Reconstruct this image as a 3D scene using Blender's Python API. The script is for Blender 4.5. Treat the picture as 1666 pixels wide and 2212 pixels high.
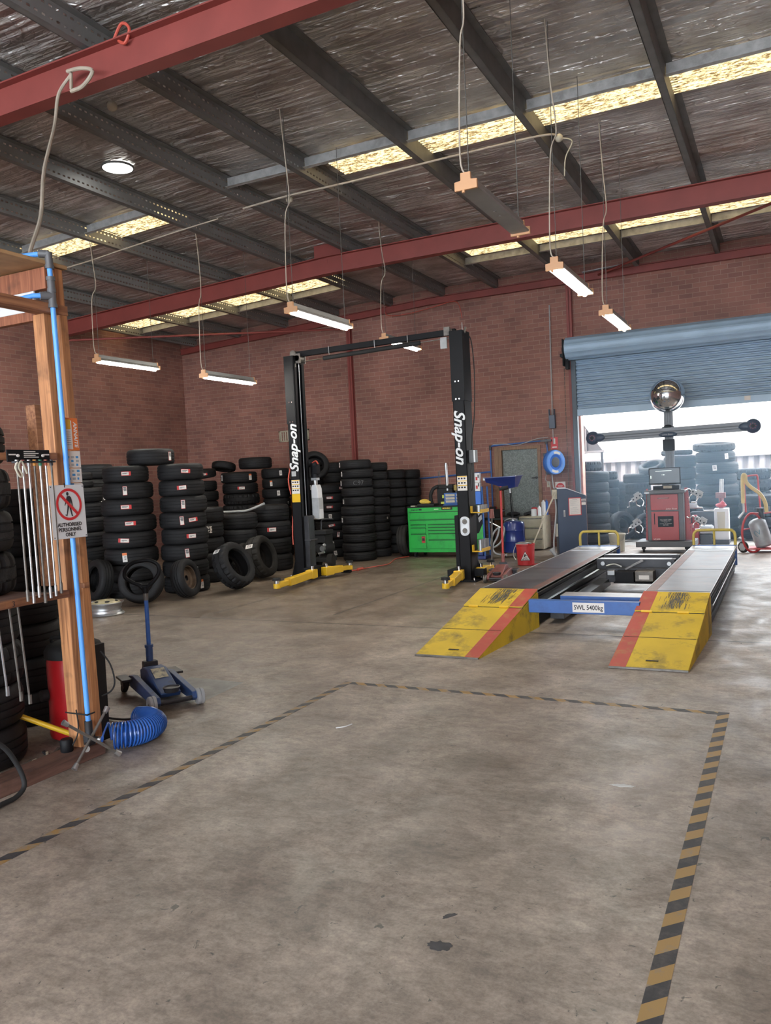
import bpy, bmesh, math, random
from mathutils import Vector, Matrix
random.seed(7)
for _o in list(bpy.data.objects):
    bpy.data.objects.remove(_o)
S = bpy.context.scene
COL = S.collection
R = math.radians
PI = math.pi

# ------------------------------------------------------------------ camera
_roll, _pitch, _yaw = R(2.785), R(-2.51), R(26.66)
_f = Vector((-math.sin(_yaw) * math.cos(_pitch), math.cos(_yaw) * math.cos(_pitch), math.sin(_pitch)))
_r0 = Vector((math.cos(_yaw), math.sin(_yaw), 0))
_u0 = _r0.cross(_f)
_rt = _r0 * math.cos(_roll) - _u0 * math.sin(_roll)
_up = _r0 * math.sin(_roll) + _u0 * math.cos(_roll)
cd = bpy.data.cameras.new('camera')
cam = bpy.data.objects.new('camera', cd)
COL.objects.link(cam)
cd.sensor_fit = 'HORIZONTAL'
cd.sensor_width = 36.0
cd.lens = 36.0 * 1728.0 / 1666.0
cd.clip_start = 0.05
cd.clip_end = 300
EYE = Vector((0, 0, 1.56))
cam.matrix_world = Matrix(((_rt.x, _up.x, -_f.x, EYE.x), (_rt.y, _up.y, -_f.y, EYE.y), (_rt.z, _up.z, -_f.z, EYE.z), (0, 0, 0, 1)))
S.camera = cam

# ------------------------------------------------------------------ world, sun, exposure
S.view_settings.view_transform = 'Standard'
S.view_settings.look = 'None'
S.view_settings.gamma = 1.0
S.view_settings.use_curve_mapping = False
S.view_settings.exposure = 2.2
S.cycles.use_denoising = True
S.cycles.max_bounces = 8
S.cycles.diffuse_bounces = 4
S.cycles.sample_clamp_indirect = 8.0
S.cycles.caustics_reflective = False
S.cycles.caustics_refractive = False
w = bpy.data.worlds.new('sky')
S.world = w
w.use_nodes = True
_bg = w.node_tree.nodes['Background']
_bg.inputs[0].default_value = (0.84, 0.92, 1.0, 1)
SKY = 2.7
_bg.inputs[1].default_value = SKY
SUN = 2.0
sd = bpy.data.lights.new('sun', 'SUN')
sd.energy = SUN
sd.angle = R(0.6)
sd.color = (1.0, 0.95, 0.86)
sun = bpy.data.objects.new('sun', sd)
COL.objects.link(sun)
sun.rotation_euler = Vector((0.55, 0.42, -0.95)).to_track_quat('-Z', 'Y').to_euler()
TUBE = 46.0      # fluorescent tubes
SKYLIGHT = 0.50   # daylight through the fibreglass roof sheets

# ------------------------------------------------------------------ helpers
def put(o, label=None, cat=None, group=None, kind=None):
    if label: o['label'] = label
    if cat: o['category'] = cat
    if group: o['group'] = group
    if kind: o['kind'] = kind
    return o

def thing(name, label, cat, loc=(0, 0, 0), rz=0.0, group=None, kind=None):
    o = bpy.data.objects.new(name, None)
    o.empty_display_size = 0.1
    COL.objects.link(o)
    o.location = loc
    o.rotation_euler = (0, 0, rz)
    return put(o, label, cat, group, kind)

def origin_of(o):
    v = Vector((0, 0, 0))
    while o is not None:
        v += o.location
        o = o.parent
    return v

class MB:
    """collects shapes, then links them as one mesh object"""
    def __init__(self):
        self.v = []; self.f = []; self.m = []; self.k = 0
    def mat(self, k):
        self.k = k; return self
    def add(self, vs, fs):
        b = len(self.v)
        self.v += [Vector(p) for p in vs]
        self.f += [tuple(b + i for i in f) for f in fs]
        self.m += [self.k] * len(fs)
        return self
    def box(self, x0, x1, y0, y1, z0, z1, mtx=None):
        p = [Vector((x, y, z)) for z in (z0, z1) for y in (y0, y1) for x in (x0, x1)]
        if mtx: p = [mtx @ q for q in p]
        return self.add(p, [(0, 2, 3, 1), (4, 5, 7, 6), (0, 1, 5, 4), (2, 6, 7, 3), (0, 4, 6, 2), (1, 3, 7, 5)])
    def cbox(self, c, s, mtx=None):
        h = Vector(s) / 2
        m = Matrix.Translation(Vector(c))
        if mtx: m = m @ mtx
        return self.box(-h.x, h.x, -h.y, h.y, -h.z, h.z, m)
    def bar(self, a, b, w, h, up=(0, 0, 1)):
        a = Vector(a); b = Vector(b); d = b - a; L = d.length; d = d / L
        up = Vector(up)
        s = d.cross(up)
        if s.length < 1e-4: s = d.cross(Vector((1, 0, 0)))
        s.normalize(); u = s.cross(d)
        m = Matrix(((s.x, d.x, u.x, a.x), (s.y, d.y, u.y, a.y), (s.z, d.z, u.z, a.z), (0, 0, 0, 1)))
        return self.box(-w / 2, w / 2, 0, L, -h / 2, h / 2, m)
    def tube(self, pts, r, n=10, closed=False, caps=True):
        pts = [Vector(p) for p in pts]
        N = len(pts); rs = r if isinstance(r, (list, tuple)) else [r] * N
        vs = []; fs = []; last = None
        for i in range(N):
            if closed: t = pts[(i + 1) % N] - pts[i - 1]
            else: t = pts[min(i + 1, N - 1)] - pts[max(i - 1, 0)]
            t.normalize()
            if last is None:
                x = Vector((0, 0, 1)) if abs(t.z) < 0.9 else Vector((1, 0, 0))
                s = t.cross(x).normalized()
            else:
                s = (last - t * last.dot(t))
                s = s.normalized() if s.length > 1e-6 else t.orthogonal().normalized()
            last = s; u = t.cross(s)
            for k in range(n):
                a = 2 * PI * k / n
                vs.append(pts[i] + (s * math.cos(a) + u * math.sin(a)) * rs[i])
        for i in range(N if closed else N - 1):
            j = (i + 1) % N
            for k in range(n):
                l = (k + 1) % n
                fs.append((i * n + k, i * n + l, j * n + l, j * n + k))
        if not closed and caps:
            fs.append(tuple(range(n - 1, -1, -1))); fs.append(tuple((N - 1) * n + k for k in range(n)))
        return self.add(vs, fs)
    def cyl(self, a, b, r, r2=None, n=20):
        return self.tube([a, b], [r, r if r2 is None else r2], n)
    def lathe(self, prof, mtx=None, n=40, closed=False, mod=None):
        vs = []; fs = []; P = len(prof)
        for k in range(n):
            a = 2 * PI * k / n
            for i, (r, z) in enumerate(prof):
                if mod: r = mod(k, i, r)
                vs.append(Vector((r * math.cos(a), r * math.sin(a), z)))
        if mtx: vs = [mtx @ p for p in vs]
        for k in range(n):
            l = (k + 1) % n
            for i in range(P if closed else P - 1):
                j = (i + 1) % P
                fs.append((k * P + i, l * P + i, l * P + j, k * P + j))
        return self.add(vs, fs)
    def prism(self, poly, a, b, mtx=None):
        """poly in (x, z), extruded from y=a to y=b"""
        n = len(poly)
        vs = [Vector((x, a, z)) for x, z in poly] + [Vector((x, b, z)) for x, z in poly]
        if mtx: vs = [mtx @ p for p in vs]
        return self.add(vs, [tuple(range(n)), tuple(range(2 * n - 1, n - 1, -1))] + [(i, i + n, (i + 1) % n + n, (i + 1) % n) for i in range(n)])
    def sphere(self, c, r, n=16, sc=(1, 1, 1)):
        pr = [(r * math.sin(PI * i / (n // 2)), -r * math.cos(PI * i / (n // 2))) for i in range(n // 2 + 1)]
        return self.lathe([(max(x, 1e-5), z) for x, z in pr], Matrix.Translation(Vector(c)) @ Matrix.Diagonal((sc[0], sc[1], sc[2], 1)), n)
    def build(self, name, mats, parent=None, bev=0.0, ang=38, local=False, smooth=True):
        off = Vector((0, 0, 0)) if (local or parent is None) else origin_of(parent)
        me = bpy.data.meshes.new(name)
        me.from_pydata([p - off for p in self.v], [], self.f)
        for m_ in (mats if isinstance(mats, (list, tuple)) else [mats]): me.materials.append(m_)
        me.polygons.foreach_set('material_index', self.m)
        bm = bmesh.new(); bm.from_mesh(me)
        bmesh.ops.recalc_face_normals(bm, faces=bm.faces)
        bm.to_mesh(me); bm.free()
        if smooth:
            me.polygons.foreach_set('use_smooth', [True] * len(me.polygons))
            me.set_sharp_from_angle(angle=R(ang))
        me.update()
        o = bpy.data.objects.new(name, me)
        COL.objects.link(o)
        o.parent = parent
        if bev:
            b = o.modifiers.new('bev', 'BEVEL'); b.width = bev; b.segments = 2; b.limit_method = 'ANGLE'; b.angle_limit = R(40)
        return o

def struct(o):
    o['kind'] = 'structure'; return o

def smoothpath(pts, k=6):
    """Catmull-Rom through the points"""
    P = [Vector(p) for p in pts]; out = []
    for i in range(len(P) - 1):
        p0 = P[max(i - 1, 0)]; p1 = P[i]; p2 = P[i + 1]; p3 = P[min(i + 2, len(P) - 1)]
        for j in range(k):
            t = j / k
            out.append(0.5 * ((2 * p1) + (p2 - p0) * t + (2 * p0 - 5 * p1 + 4 * p2 - p3) * t * t + (3 * p1 - p0 - 3 * p2 + p3) * t ** 3))
    out.append(P[-1]); return out

def frame(o, x, y):
    """matrix whose local XY plane lies along vectors x (reading direction) and y (up of the letters)"""
    x = Vector(x).normalized(); y = Vector(y).normalized(); z = x.cross(y); o = Vector(o)
    return Matrix(((x.x, y.x, z.x, o.x), (x.y, y.y, z.y, o.y), (x.z, y.z, z.z, o.z), (0, 0, 0, 1)))

def lettering(text, size, mat, parent, mtx, name='lettering', width=None, bold=0.0, shear=0.0, depth=0.001, local=False, align='CENTER', gap=1.0):
    c = bpy.data.curves.new(name, 'FONT')
    c.body = text; c.size = size; c.extrude = depth; c.offset = bold; c.shear = shear
    c.align_x = align; c.align_y = 'CENTER'; c.space_character = gap; c.resolution_u = 3
    t = bpy.data.objects.new(name, c); COL.objects.link(t)
    bpy.context.view_layer.update()
    me = bpy.data.meshes.new_from_object(t.evaluated_get(bpy.context.evaluated_depsgraph_get()))
    bpy.data.objects.remove(t); bpy.data.curves.remove(c)
    sc = 1.0
    if width and len(me.vertices):
        xs = [v.co.x for v in me.vertices]; sc = width / max(1e-6, max(xs) - min(xs))
    off = Vector((0, 0, 0)) if (local or parent is None) else origin_of(parent)
    me.transform(Matrix.Translation(-off) @ mtx @ Matrix.Diagonal((sc, 1, 1, 1)))
    me.materials.clear(); me.materials.append(mat)
    me.name = name
    o = bpy.data.objects.new(name, me); COL.objects.link(o); o.parent = parent
    return o

# ------------------------------------------------------------------ materials
def nodes(name):
    m = bpy.data.materials.new(name); m.use_nodes = True
    nt = m.node_tree
    return m, nt, nt.nodes['Principled BSDF'], nt.nodes.new, nt.links.new

def mat(name, col, rough=0.5, metal=0.0, var=0.15, scale=6.0, bump=0.0, bscale=60.0, spec=0.5, dirt=None, dirt_amt=0.0, dscale=3.0, coat=0.0):
    m, nt, b, N, L = nodes(name)
    b.inputs['Roughness'].default_value = rough
    b.inputs['Metallic'].default_value = metal
    b.inputs['Specular IOR Level'].default_value = spec
    b.inputs['Coat Weight'].default_value = coat
    tc = N('ShaderNodeTexCoord'); no = N('ShaderNodeTexNoise')
    no.inputs['Scale'].default_value = scale; no.inputs['Detail'].default_value = 5
    L(tc.outputs['Object'], no.inputs['Vector'])
    cr = N('ShaderNodeValToRGB')
    cr.color_ramp.elements[0].position = 0.3; cr.color_ramp.elements[1].position = 0.72
    cr.color_ramp.elements[0].color = tuple(c * (1 - var) for c in col) + (1,)
    cr.color_ramp.elements[1].color = tuple(min(1, c * (1 + var)) for c in col) + (1,)
    L(no.outputs['Fac'], cr.inputs['Fac'])
    out = cr.outputs['Color']
    if dirt:
        n2 = N('ShaderNodeTexNoise'); n2.inputs['Scale'].default_value = dscale; n2.inputs['Detail'].default_value = 8; n2.inputs['Roughness'].default_value = 0.7
        L(tc.outputs['Object'], n2.inputs['Vector'])
        r2 = N('ShaderNodeValToRGB'); r2.color_ramp.elements[0].position = 0.5; r2.color_ramp.elements[1].position = 0.68
        r2.color_ramp.elements[1].color = (dirt_amt,) * 3 + (1,)
        L(n2.outputs['Fac'], r2.inputs['Fac'])
        mx = N('ShaderNodeMix'); mx.data_type = 'RGBA'
        L(r2.outputs['Color'], mx.inputs['Factor']); L(out, mx.inputs['A']); mx.inputs['B'].default_value = tuple(dirt) + (1,)
        out = mx.outputs['Result']
    L(out, b.inputs['Base Color'])
    if bump:
        n3 = N('ShaderNodeTexNoise'); n3.inputs['Scale'].default_value = bscale; n3.inputs['Detail'].default_value = 4
        L(tc.outputs['Object'], n3.inputs['Vector'])
        bp = N('ShaderNodeBump'); bp.inputs['Strength'].default_value = bump; bp.inputs['Distance'].default_value = 0.01
        L(n3.outputs['Fac'], bp.inputs['Height']); L(bp.outputs['Normal'], b.inputs['Normal'])
    return m

def glow(name, col, strength):
    m, nt, b, N, L = nodes(name)
    b.inputs['Base Color'].default_value = (0.8, 0.8, 0.8, 1)
    b.inputs['Emission Color'].default_value = tuple(col) + (1,)
    b.inputs['Emission Strength'].default_value = strength
    return m

def brick_mat(name, axis):
    m, nt, b, N, L = nodes(name)
    tc = N('ShaderNodeTexCoord'); sp = N('ShaderNodeSeparateXYZ'); cb = N('ShaderNodeCombineXYZ')
    L(tc.outputs['Object'], sp.inputs[0]); L(sp.outputs[axis], cb.inputs['X']); L(sp.outputs['Z'], cb.inputs['Y'])
    br = N('ShaderNodeTexBrick')
    br.inputs['Scale'].default_value = 1.0
    br.inputs['Brick Width'].default_value = 0.24; br.inputs['Row Height'].default_value = 0.086
    br.inputs['Mortar Size'].default_value = 0.005; br.inputs['Mortar Smooth'].default_value = 0.3
    br.inputs['Bias'].default_value = -0.15
    br.inputs['Color1'].default_value = (0.335, 0.158, 0.126, 1)
    br.inputs['Color2'].default_value = (0.235, 0.114, 0.096, 1)
    br.inputs['Mortar'].default_value = (0.38, 0.25, 0.20, 1)
    L(cb.outputs[0], br.inputs['Vector'])
    no = N('ShaderNodeTexNoise'); no.inputs['Scale'].default_value = 1.1; no.inputs['Detail'].default_value = 6
    L(cb.outputs[0], no.inputs['Vector'])
    rp = N('ShaderNodeValToRGB'); rp.color_ramp.elements[0].color = (0.72, 0.70, 0.68, 1); rp.color_ramp.elements[1].color = (1.12, 1.08, 1.05, 1)
    rp.color_ramp.elements[0].position = 0.3; rp.color_ramp.elements[1].position = 0.7
    L(no.outputs['Fac'], rp.inputs['Fac'])
    mx = N('ShaderNodeMix'); mx.data_type = 'RGBA'; mx.blend_type = 'MULTIPLY'; mx.inputs['Factor'].default_value = 1
    L(br.outputs['Color'], mx.inputs['A']); L(rp.outputs['Color'], mx.inputs['B'])
    L(mx.outputs['Result'], b.inputs['Base Color'])
    b.inputs['Roughness'].default_value = 0.85
    iv = N('ShaderNodeMath'); iv.operation = 'SUBTRACT'; iv.inputs[0].default_value = 1.0; L(br.outputs['Fac'], iv.inputs[1])
    bp = N('ShaderNodeBump'); bp.inputs['Strength'].default_value = 0.5; bp.inputs['Distance'].default_value = 0.006
    L(iv.outputs[0], bp.inputs['Height']); L(bp.outputs['Normal'], b.inputs['Normal'])
    return m

def foil_mat():
    m, nt, b, N, L = nodes('roof_foil')
    tc = N('ShaderNodeTexCoord')
    b.inputs['Metallic'].default_value = 0.75
    n0 = N('ShaderNodeTexNoise'); n0.inputs['Scale'].default_value = 2.0; n0.inputs['Detail'].default_value = 6
    L(tc.outputs['Object'], n0.inputs['Vector'])
    r0 = N('ShaderNodeValToRGB'); r0.color_ramp.elements[0].color = (0.42, 0.39, 0.37, 1); r0.color_ramp.elements[1].color = (0.78, 0.75, 0.72, 1)
    r0.color_ramp.elements[0].position = 0.35; r0.color_ramp.elements[1].position = 0.7
    L(n0.outputs['Fac'], r0.inputs['Fac']); L(r0.outputs['Color'], b.inputs['Base Color'])
    b.inputs['Roughness'].default_value = 0.42
    # sagging billows, creases and the wire mesh pressed into the foil
    mp = N('ShaderNodeMapping'); mp.inputs['Scale'].default_value = (0.8, 6.0, 1); L(tc.outputs['Object'], mp.inputs['Vector'])
    n1 = N('ShaderNodeTexNoise'); n1.inputs['Scale'].default_value = 1.0; n1.inputs['Detail'].default_value = 3; L(mp.outputs[0], n1.inputs['Vector'])
    n2 = N('ShaderNodeTexNoise'); n2.inputs['Scale'].default_value = 5.0; n2.inputs['Detail'].default_value = 4; n2.inputs['Distortion'].default_value = 1.6
    L(tc.outputs['Object'], n2.inputs['Vector'])
    n2.noise_type = 'RIDGED_MULTIFRACTAL'
    vo = N('ShaderNodeTexVoronoi'); vo.feature = 'DISTANCE_TO_EDGE'; vo.inputs['Scale'].default_value = 16.0
    mv = N('ShaderNodeMapping'); mv.inputs['Scale'].default_value = (0.6, 1.3, 1); L(tc.outputs['Object'], mv.inputs['Vector']); L(mv.outputs[0], vo.inputs['Vector'])
    mn = N('ShaderNodeMath'); mn.operation = 'MINIMUM'; mn.inputs[1].default_value = 0.12; L(vo.outputs['Distance'], mn.inputs[0])
    b1 = N('ShaderNodeBump'); b1.inputs['Strength'].default_value = 1.0; b1.inputs['Distance'].default_value = 0.22; L(n1.outputs['Fac'], b1.inputs['Height'])
    b2 = N('ShaderNodeBump'); b2.inputs['Strength'].default_value = 0.8; b2.inputs['Distance'].default_value = 0.05; L(n2.outputs['Fac'], b2.inputs['Height']); L(b1.outputs[0], b2.inputs['Normal'])
    b3 = N('ShaderNodeBump'); b3.inputs['Strength'].default_value = 0.5; b3.inputs['Distance'].default_value = 0.05; L(mn.outputs[0], b3.inputs['Height']); L(b2.outputs[0], b3.inputs['Normal'])
    L(b3.outputs[0], b.inputs['Normal'])
    return m

def concrete_mat():
    m, nt, b, N, L = nodes('concrete_floor')
    tc = N('ShaderNodeTexCoord')
    def noise(sc, det, dist=0.0, rough=0.6, st=None):
        n = N('ShaderNodeTexNoise'); n.inputs['Scale'].default_value = sc; n.inputs['Detail'].default_value = det
        n.inputs['Distortion'].default_value = dist; n.inputs['Roughness'].default_value = rough
        if st:
            mp = N('ShaderNodeMapping'); mp.inputs['Scale'].default_value = st; L(tc.outputs['Object'], mp.inputs['Vector']); L(mp.outputs[0], n.inputs['Vector'])
        else: L(tc.outputs['Object'], n.inputs['Vector'])
        return n.outputs['Fac']
    def ramp(f, p0, c0, p1, c1):
        r = N('ShaderNodeValToRGB'); r.color_ramp.elements[0].position = p0; r.color_ramp.elements[1].position = p1
        r.color_ramp.elements[0].color = c0 + (1,); r.color_ramp.elements[1].color = c1 + (1,)
        L(f, r.inputs['Fac']); return r.outputs['Color']
    def mix(a, c, f, mode='MULTIPLY'):
        x = N('ShaderNodeMix'); x.data_type = 'RGBA'; x.blend_type = mode
        if isinstance(f, float): x.inputs['Factor'].default_value = f
        else: L(f, x.inputs['Factor'])
        L(a, x.inputs['A'])
        if isinstance(c, tuple): x.inputs['B'].default_value = c + (1,)
        else: L(c, x.inputs['B'])
        return x.outputs['Result']
    c = ramp(noise(0.55, 6, 0.5), 0.34, (0.255, 0.205, 0.168), 0.66, (0.455, 0.385, 0.325))
    c = mix(c, ramp(noise(2.3, 9, 0.4, 0.72), 0.37, (0.50, 0.475, 0.45), 0.62, (1.14, 1.13, 1.12)), 0.8)
    c = mix(c, ramp(noise(13, 8, 0.3, 0.75, (1, 1.6, 1)), 0.38, (0.60, 0.60, 0.60), 0.58, (1.13, 1.12, 1.11)), 0.7)
    c = mix(c, ramp(noise(70, 4, 0, 0.7), 0.36, (0.68, 0.68, 0.68), 0.58, (1.10, 1.10, 1.10)), 0.55)
    # greasy dark specks and drips
    c = mix(c, (0.055, 0.05, 0.048), ramp(noise(4.5, 9, 0.8, 0.75), 0.62, (0, 0, 0), 0.80, (0.5, 0.5, 0.5)), 'MIX')
    c = mix(c, (0.05, 0.05, 0.05), ramp(noise(22, 4, 1.0), 0.665, (0, 0, 0), 0.70, (0.75, 0.75, 0.75)), 'MIX')
    # pale scuffs
    c = mix(c, (0.5, 0.44, 0.37), ramp(noise(7, 6, 2.5, 0.6, (1, 5, 1)), 0.66, (0, 0, 0), 0.72, (0.4, 0.4, 0.4)), 'MIX')
    # saw-cut control joints
    sp = N('ShaderNodeSeparateXYZ'); L(tc.outputs['Object'], sp.inputs[0])
    sp2 = sp
    def M(op, a, v=None, w_=None):
        n = N('ShaderNodeMath'); n.operation = op
        if isinstance(a, float): n.inputs[0].default_value = a
        else: L(a, n.inputs[0])
        if v is not None:
            if isinstance(v, float): n.inputs[1].default_value = v
            else: L(v, n.inputs[1])
        return n.outputs[0]
    joint = None
    for ax, pos, hw, lo in (('Y', 7.42, 0.016, -30.0), ('X', -4.70, 0.018, 7.9), ('X', -6.28, 0.014, 7.7), ('X', -0.55, 0.008, 99.0)):
        l = M('LESS_THAN', M('ABSOLUTE', M('SUBTRACT', sp.outputs[ax], pos)), hw)
        if lo > -20: l = M('MULTIPLY', l, M('GREATER_THAN', sp.outputs['Y'], lo))
        joint = l if joint is None else M('MAXIMUM', joint, l)
    # the floor in the hoist bay is darker and browner, with a ragged edge
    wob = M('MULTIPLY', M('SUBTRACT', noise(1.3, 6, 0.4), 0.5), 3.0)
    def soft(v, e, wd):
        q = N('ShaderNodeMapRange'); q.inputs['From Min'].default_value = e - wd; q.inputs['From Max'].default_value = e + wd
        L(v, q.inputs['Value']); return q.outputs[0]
    bay_mask = M('MULTIPLY', soft(M('ADD', sp.outputs['Y'], wob), 7.2, 0.9), soft(M('MULTIPLY', M('ADD', sp.outputs['X'], wob), -1.0), 3.1, 0.8))
    c = mix(c, (0.60, 0.56, 0.50), M('MULTIPLY', bay_mask, 0.85))
    c = mix(c, (0.055, 0.047, 0.042), M('MULTIPLY', joint, 0.9), 'MIX')
    L(c, b.inputs['Base Color'])
    rr = ramp(noise(3.2, 7, 0.6, 0.65), 0.36, (0.33, 0.33, 0.33), 0.64, (0.56, 0.56, 0.56))
    L(rr, b.inputs['Roughness'])
    bp = N('ShaderNodeBump'); bp.inputs['Strength'].default_value = 0.22; bp.inputs['Distance'].default_value = 0.006
    L(noise(11, 8, 0.3, 0.7), bp.inputs['Height']); L(bp.outputs[0], b.inputs['Normal'])
    return m

def skylight_mat():
    m, nt, b, N, L = nodes('fibreglass_skylight')
    tc = N('ShaderNodeTexCoord')
    mp = N('ShaderNodeMapping'); mp.inputs['Scale'].default_value = (13, 42, 1); L(tc.outputs['Object'], mp.inputs['Vector'])
    n = N('ShaderNodeTexNoise'); n.inputs['Scale'].default_value = 1.0; n.inputs['Detail'].default_value = 9; n.inputs['Roughness'].default_value = 0.78
    L(mp.outputs[0], n.inputs['Vector'])
    r = N('ShaderNodeValToRGB'); r.color_ramp.elements[0].position = 0.44; r.color_ramp.elements[1].position = 0.56
    r.color_ramp.elements[0].color = (0.07, 0.035, 0.008, 1); r.color_ramp.elements[1].color = (1.0, 0.80, 0.42, 1)
    L(n.outputs['Fac'], r.inputs['Fac'])
    L(r.outputs['Color'], b.inputs['Emission Color']); b.inputs['Emission Strength'].default_value = SKYLIGHT
    b.inputs['Base Color'].default_value = (0.5, 0.42, 0.25, 1)
    return m

def slotted_mat(name, col):
    """galvanised purlin web with two rows of punched slots that really let light through"""
    m, nt, b, N, L = nodes(name)
    b.inputs['Base Color'].default_value = tuple(col) + (1,); b.inputs['Roughness'].default_value = 0.5; b.inputs['Metallic'].default_value = 0.3
    tc = N('ShaderNodeTexCoord'); sp = N('ShaderNodeSeparateXYZ'); L(tc.outputs['Object'], sp.inputs[0])
    def M(op, a, v=None):
        n = N('ShaderNodeMath'); n.operation = op
        if isinstance(a, (int, float)): n.inputs[0].default_value = a
        else: L(a, n.inputs[0])
        if v is not None:
            if isinstance(v, (int, float)): n.inputs[1].default_value = v
            else: L(v, n.inputs[1])
        return n.outputs[0]
    fy = M('FRACT', M('DIVIDE', sp.outputs['Y'], 0.072))
    hy = M('LESS_THAN', M('ABSOLUTE', M('SUBTRACT', fy, 0.5)), 0.27)
    hz = None
    for z in (0.05, 0.15):
        k = M('LESS_THAN', M('ABSOLUTE', M('SUBTRACT', sp.outputs['Z'], z)), 0.011)
        hz = k if hz is None else M('MAXIMUM', hz, k)
    tr = N('ShaderNodeBsdfTransparent'); ms = N('ShaderNodeMixShader')
    L(M('MULTIPLY', hy, hz), ms.inputs[0]); L(b.outputs[0], ms.inputs[1]); L(tr.outputs[0], ms.inputs[2])
    L(ms.outputs[0], nt.nodes['Material Output'].inputs[0])
    return m

def hazard_mat(name, along, wear, light, dash):
    m, nt, b, N, L = nodes(name)
    b.inputs['Roughness'].default_value = 0.6
    tc = N('ShaderNodeTexCoord'); sp = N('ShaderNodeSeparateXYZ'); L(tc.outputs['Object'], sp.inputs[0])
    def M(op, a, v=None):
        n = N('ShaderNodeMath'); n.operation = op
        if isinstance(a, (int, float)): n.inputs[0].default_value = a
        else: L(a, n.inputs[0])
        if v is not None:
            if isinstance(v, (int, float)): n.inputs[1].default_value = v
            else: L(v, n.inputs[1])
        return n.outputs[0]
    s_, t_ = (sp.outputs['Y'], sp.outputs['X']) if along == 'Y' else (sp.outputs['X'], sp.outputs['Y'])
    ph = M('FRACT', M('DIVIDE', M('ADD', s_, M('MULTIPLY', t_, -1.0 if along == 'Y' else 1.0)), 0.17))
    blk = M('LESS_THAN', ph, dash)
    n = N('ShaderNodeTexNoise'); n.inputs['Scale'].default_value = 14; n.inputs['Detail'].default_value = 8; n.inputs['Roughness'].default_value = 0.75
    L(tc.outputs['Object'], n.inputs['Vector'])
    r = N('ShaderNodeValToRGB'); r.color_ramp.elements[0].position = wear; r.color_ramp.elements[1].position = wear + 0.12
    r.color_ramp.elements[0].color = light + (1,); r.color_ramp.elements[1].color = (0.27, 0.22, 0.175, 1)
    L(n.outputs['Fac'], r.inputs['Fac'])
    r2 = N('ShaderNodeValToRGB'); r2.color_ramp.elements[0].position = 0.45; r2.color_ramp.elements[1].position = 0.75
    r2.color_ramp.elements[0].color = (0.035, 0.035, 0.04, 1); r2.color_ramp.elements[1].color = (0.10, 0.09, 0.085, 1)
    L(n.outputs['Fac'], r2.inputs['Fac'])
    x = N('ShaderNodeMix'); x.data_type = 'RGBA'; L(blk, x.inputs['Factor']); L(r.outputs['Color'], x.inputs['A']); L(r2.outputs['Color'], x.inputs['B'])
    L(x.outputs['Result'], b.inputs['Base Color'])
    return m

def wood_mat(name, c0, c1, ax=(14, 14, 0.8)):
    m, nt, b, N, L = nodes(name)
    tc = N('ShaderNodeTexCoord'); mp = N('ShaderNodeMapping'); mp.inputs['Scale'].default_value = ax
    L(tc.outputs['Object'], mp.inputs['Vector'])
    n = N('ShaderNodeTexNoise'); n.inputs['Scale'].default_value = 3; n.inputs['Detail'].default_value = 7; n.inputs['Distortion'].default_value = 0.8
    L(mp.outputs[0], n.inputs['Vector'])
    r = N('ShaderNodeValToRGB'); r.color_ramp.elements[0].position = 0.3; r.color_ramp.elements[1].position = 0.66
    r.color_ramp.elements[0].color = c0 + (1,); r.color_ramp.elements[1].color = c1 + (1,)
    L(n.outputs['Fac'], r.inputs['Fac'])
    n2 = N('ShaderNodeTexNoise'); n2.inputs['Scale'].default_value = 7; n2.inputs['Detail'].default_value = 3; L(tc.outputs['Object'], n2.inputs['Vector'])
    r2 = N('ShaderNodeValToRGB'); r2.color_ramp.elements[0].position = 0.58; r2.color_ramp.elements[1].position = 0.76; r2.color_ramp.elements[1].color = (0.65, 0.65, 0.65, 1)
    L(n2.outputs['Fac'], r2.inputs['Fac'])
    x = N('ShaderNodeMix'); x.data_type = 'RGBA'; L(r2.outputs['Color'], x.inputs['Factor']); L(r.outputs['Color'], x.inputs['A']); x.inputs['B'].default_value = (0.05, 0.025, 0.015, 1)
    L(x.outputs['Result'], b.inputs['Base Color']); b.inputs['Roughness'].default_value = 0.65
    return m

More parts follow.
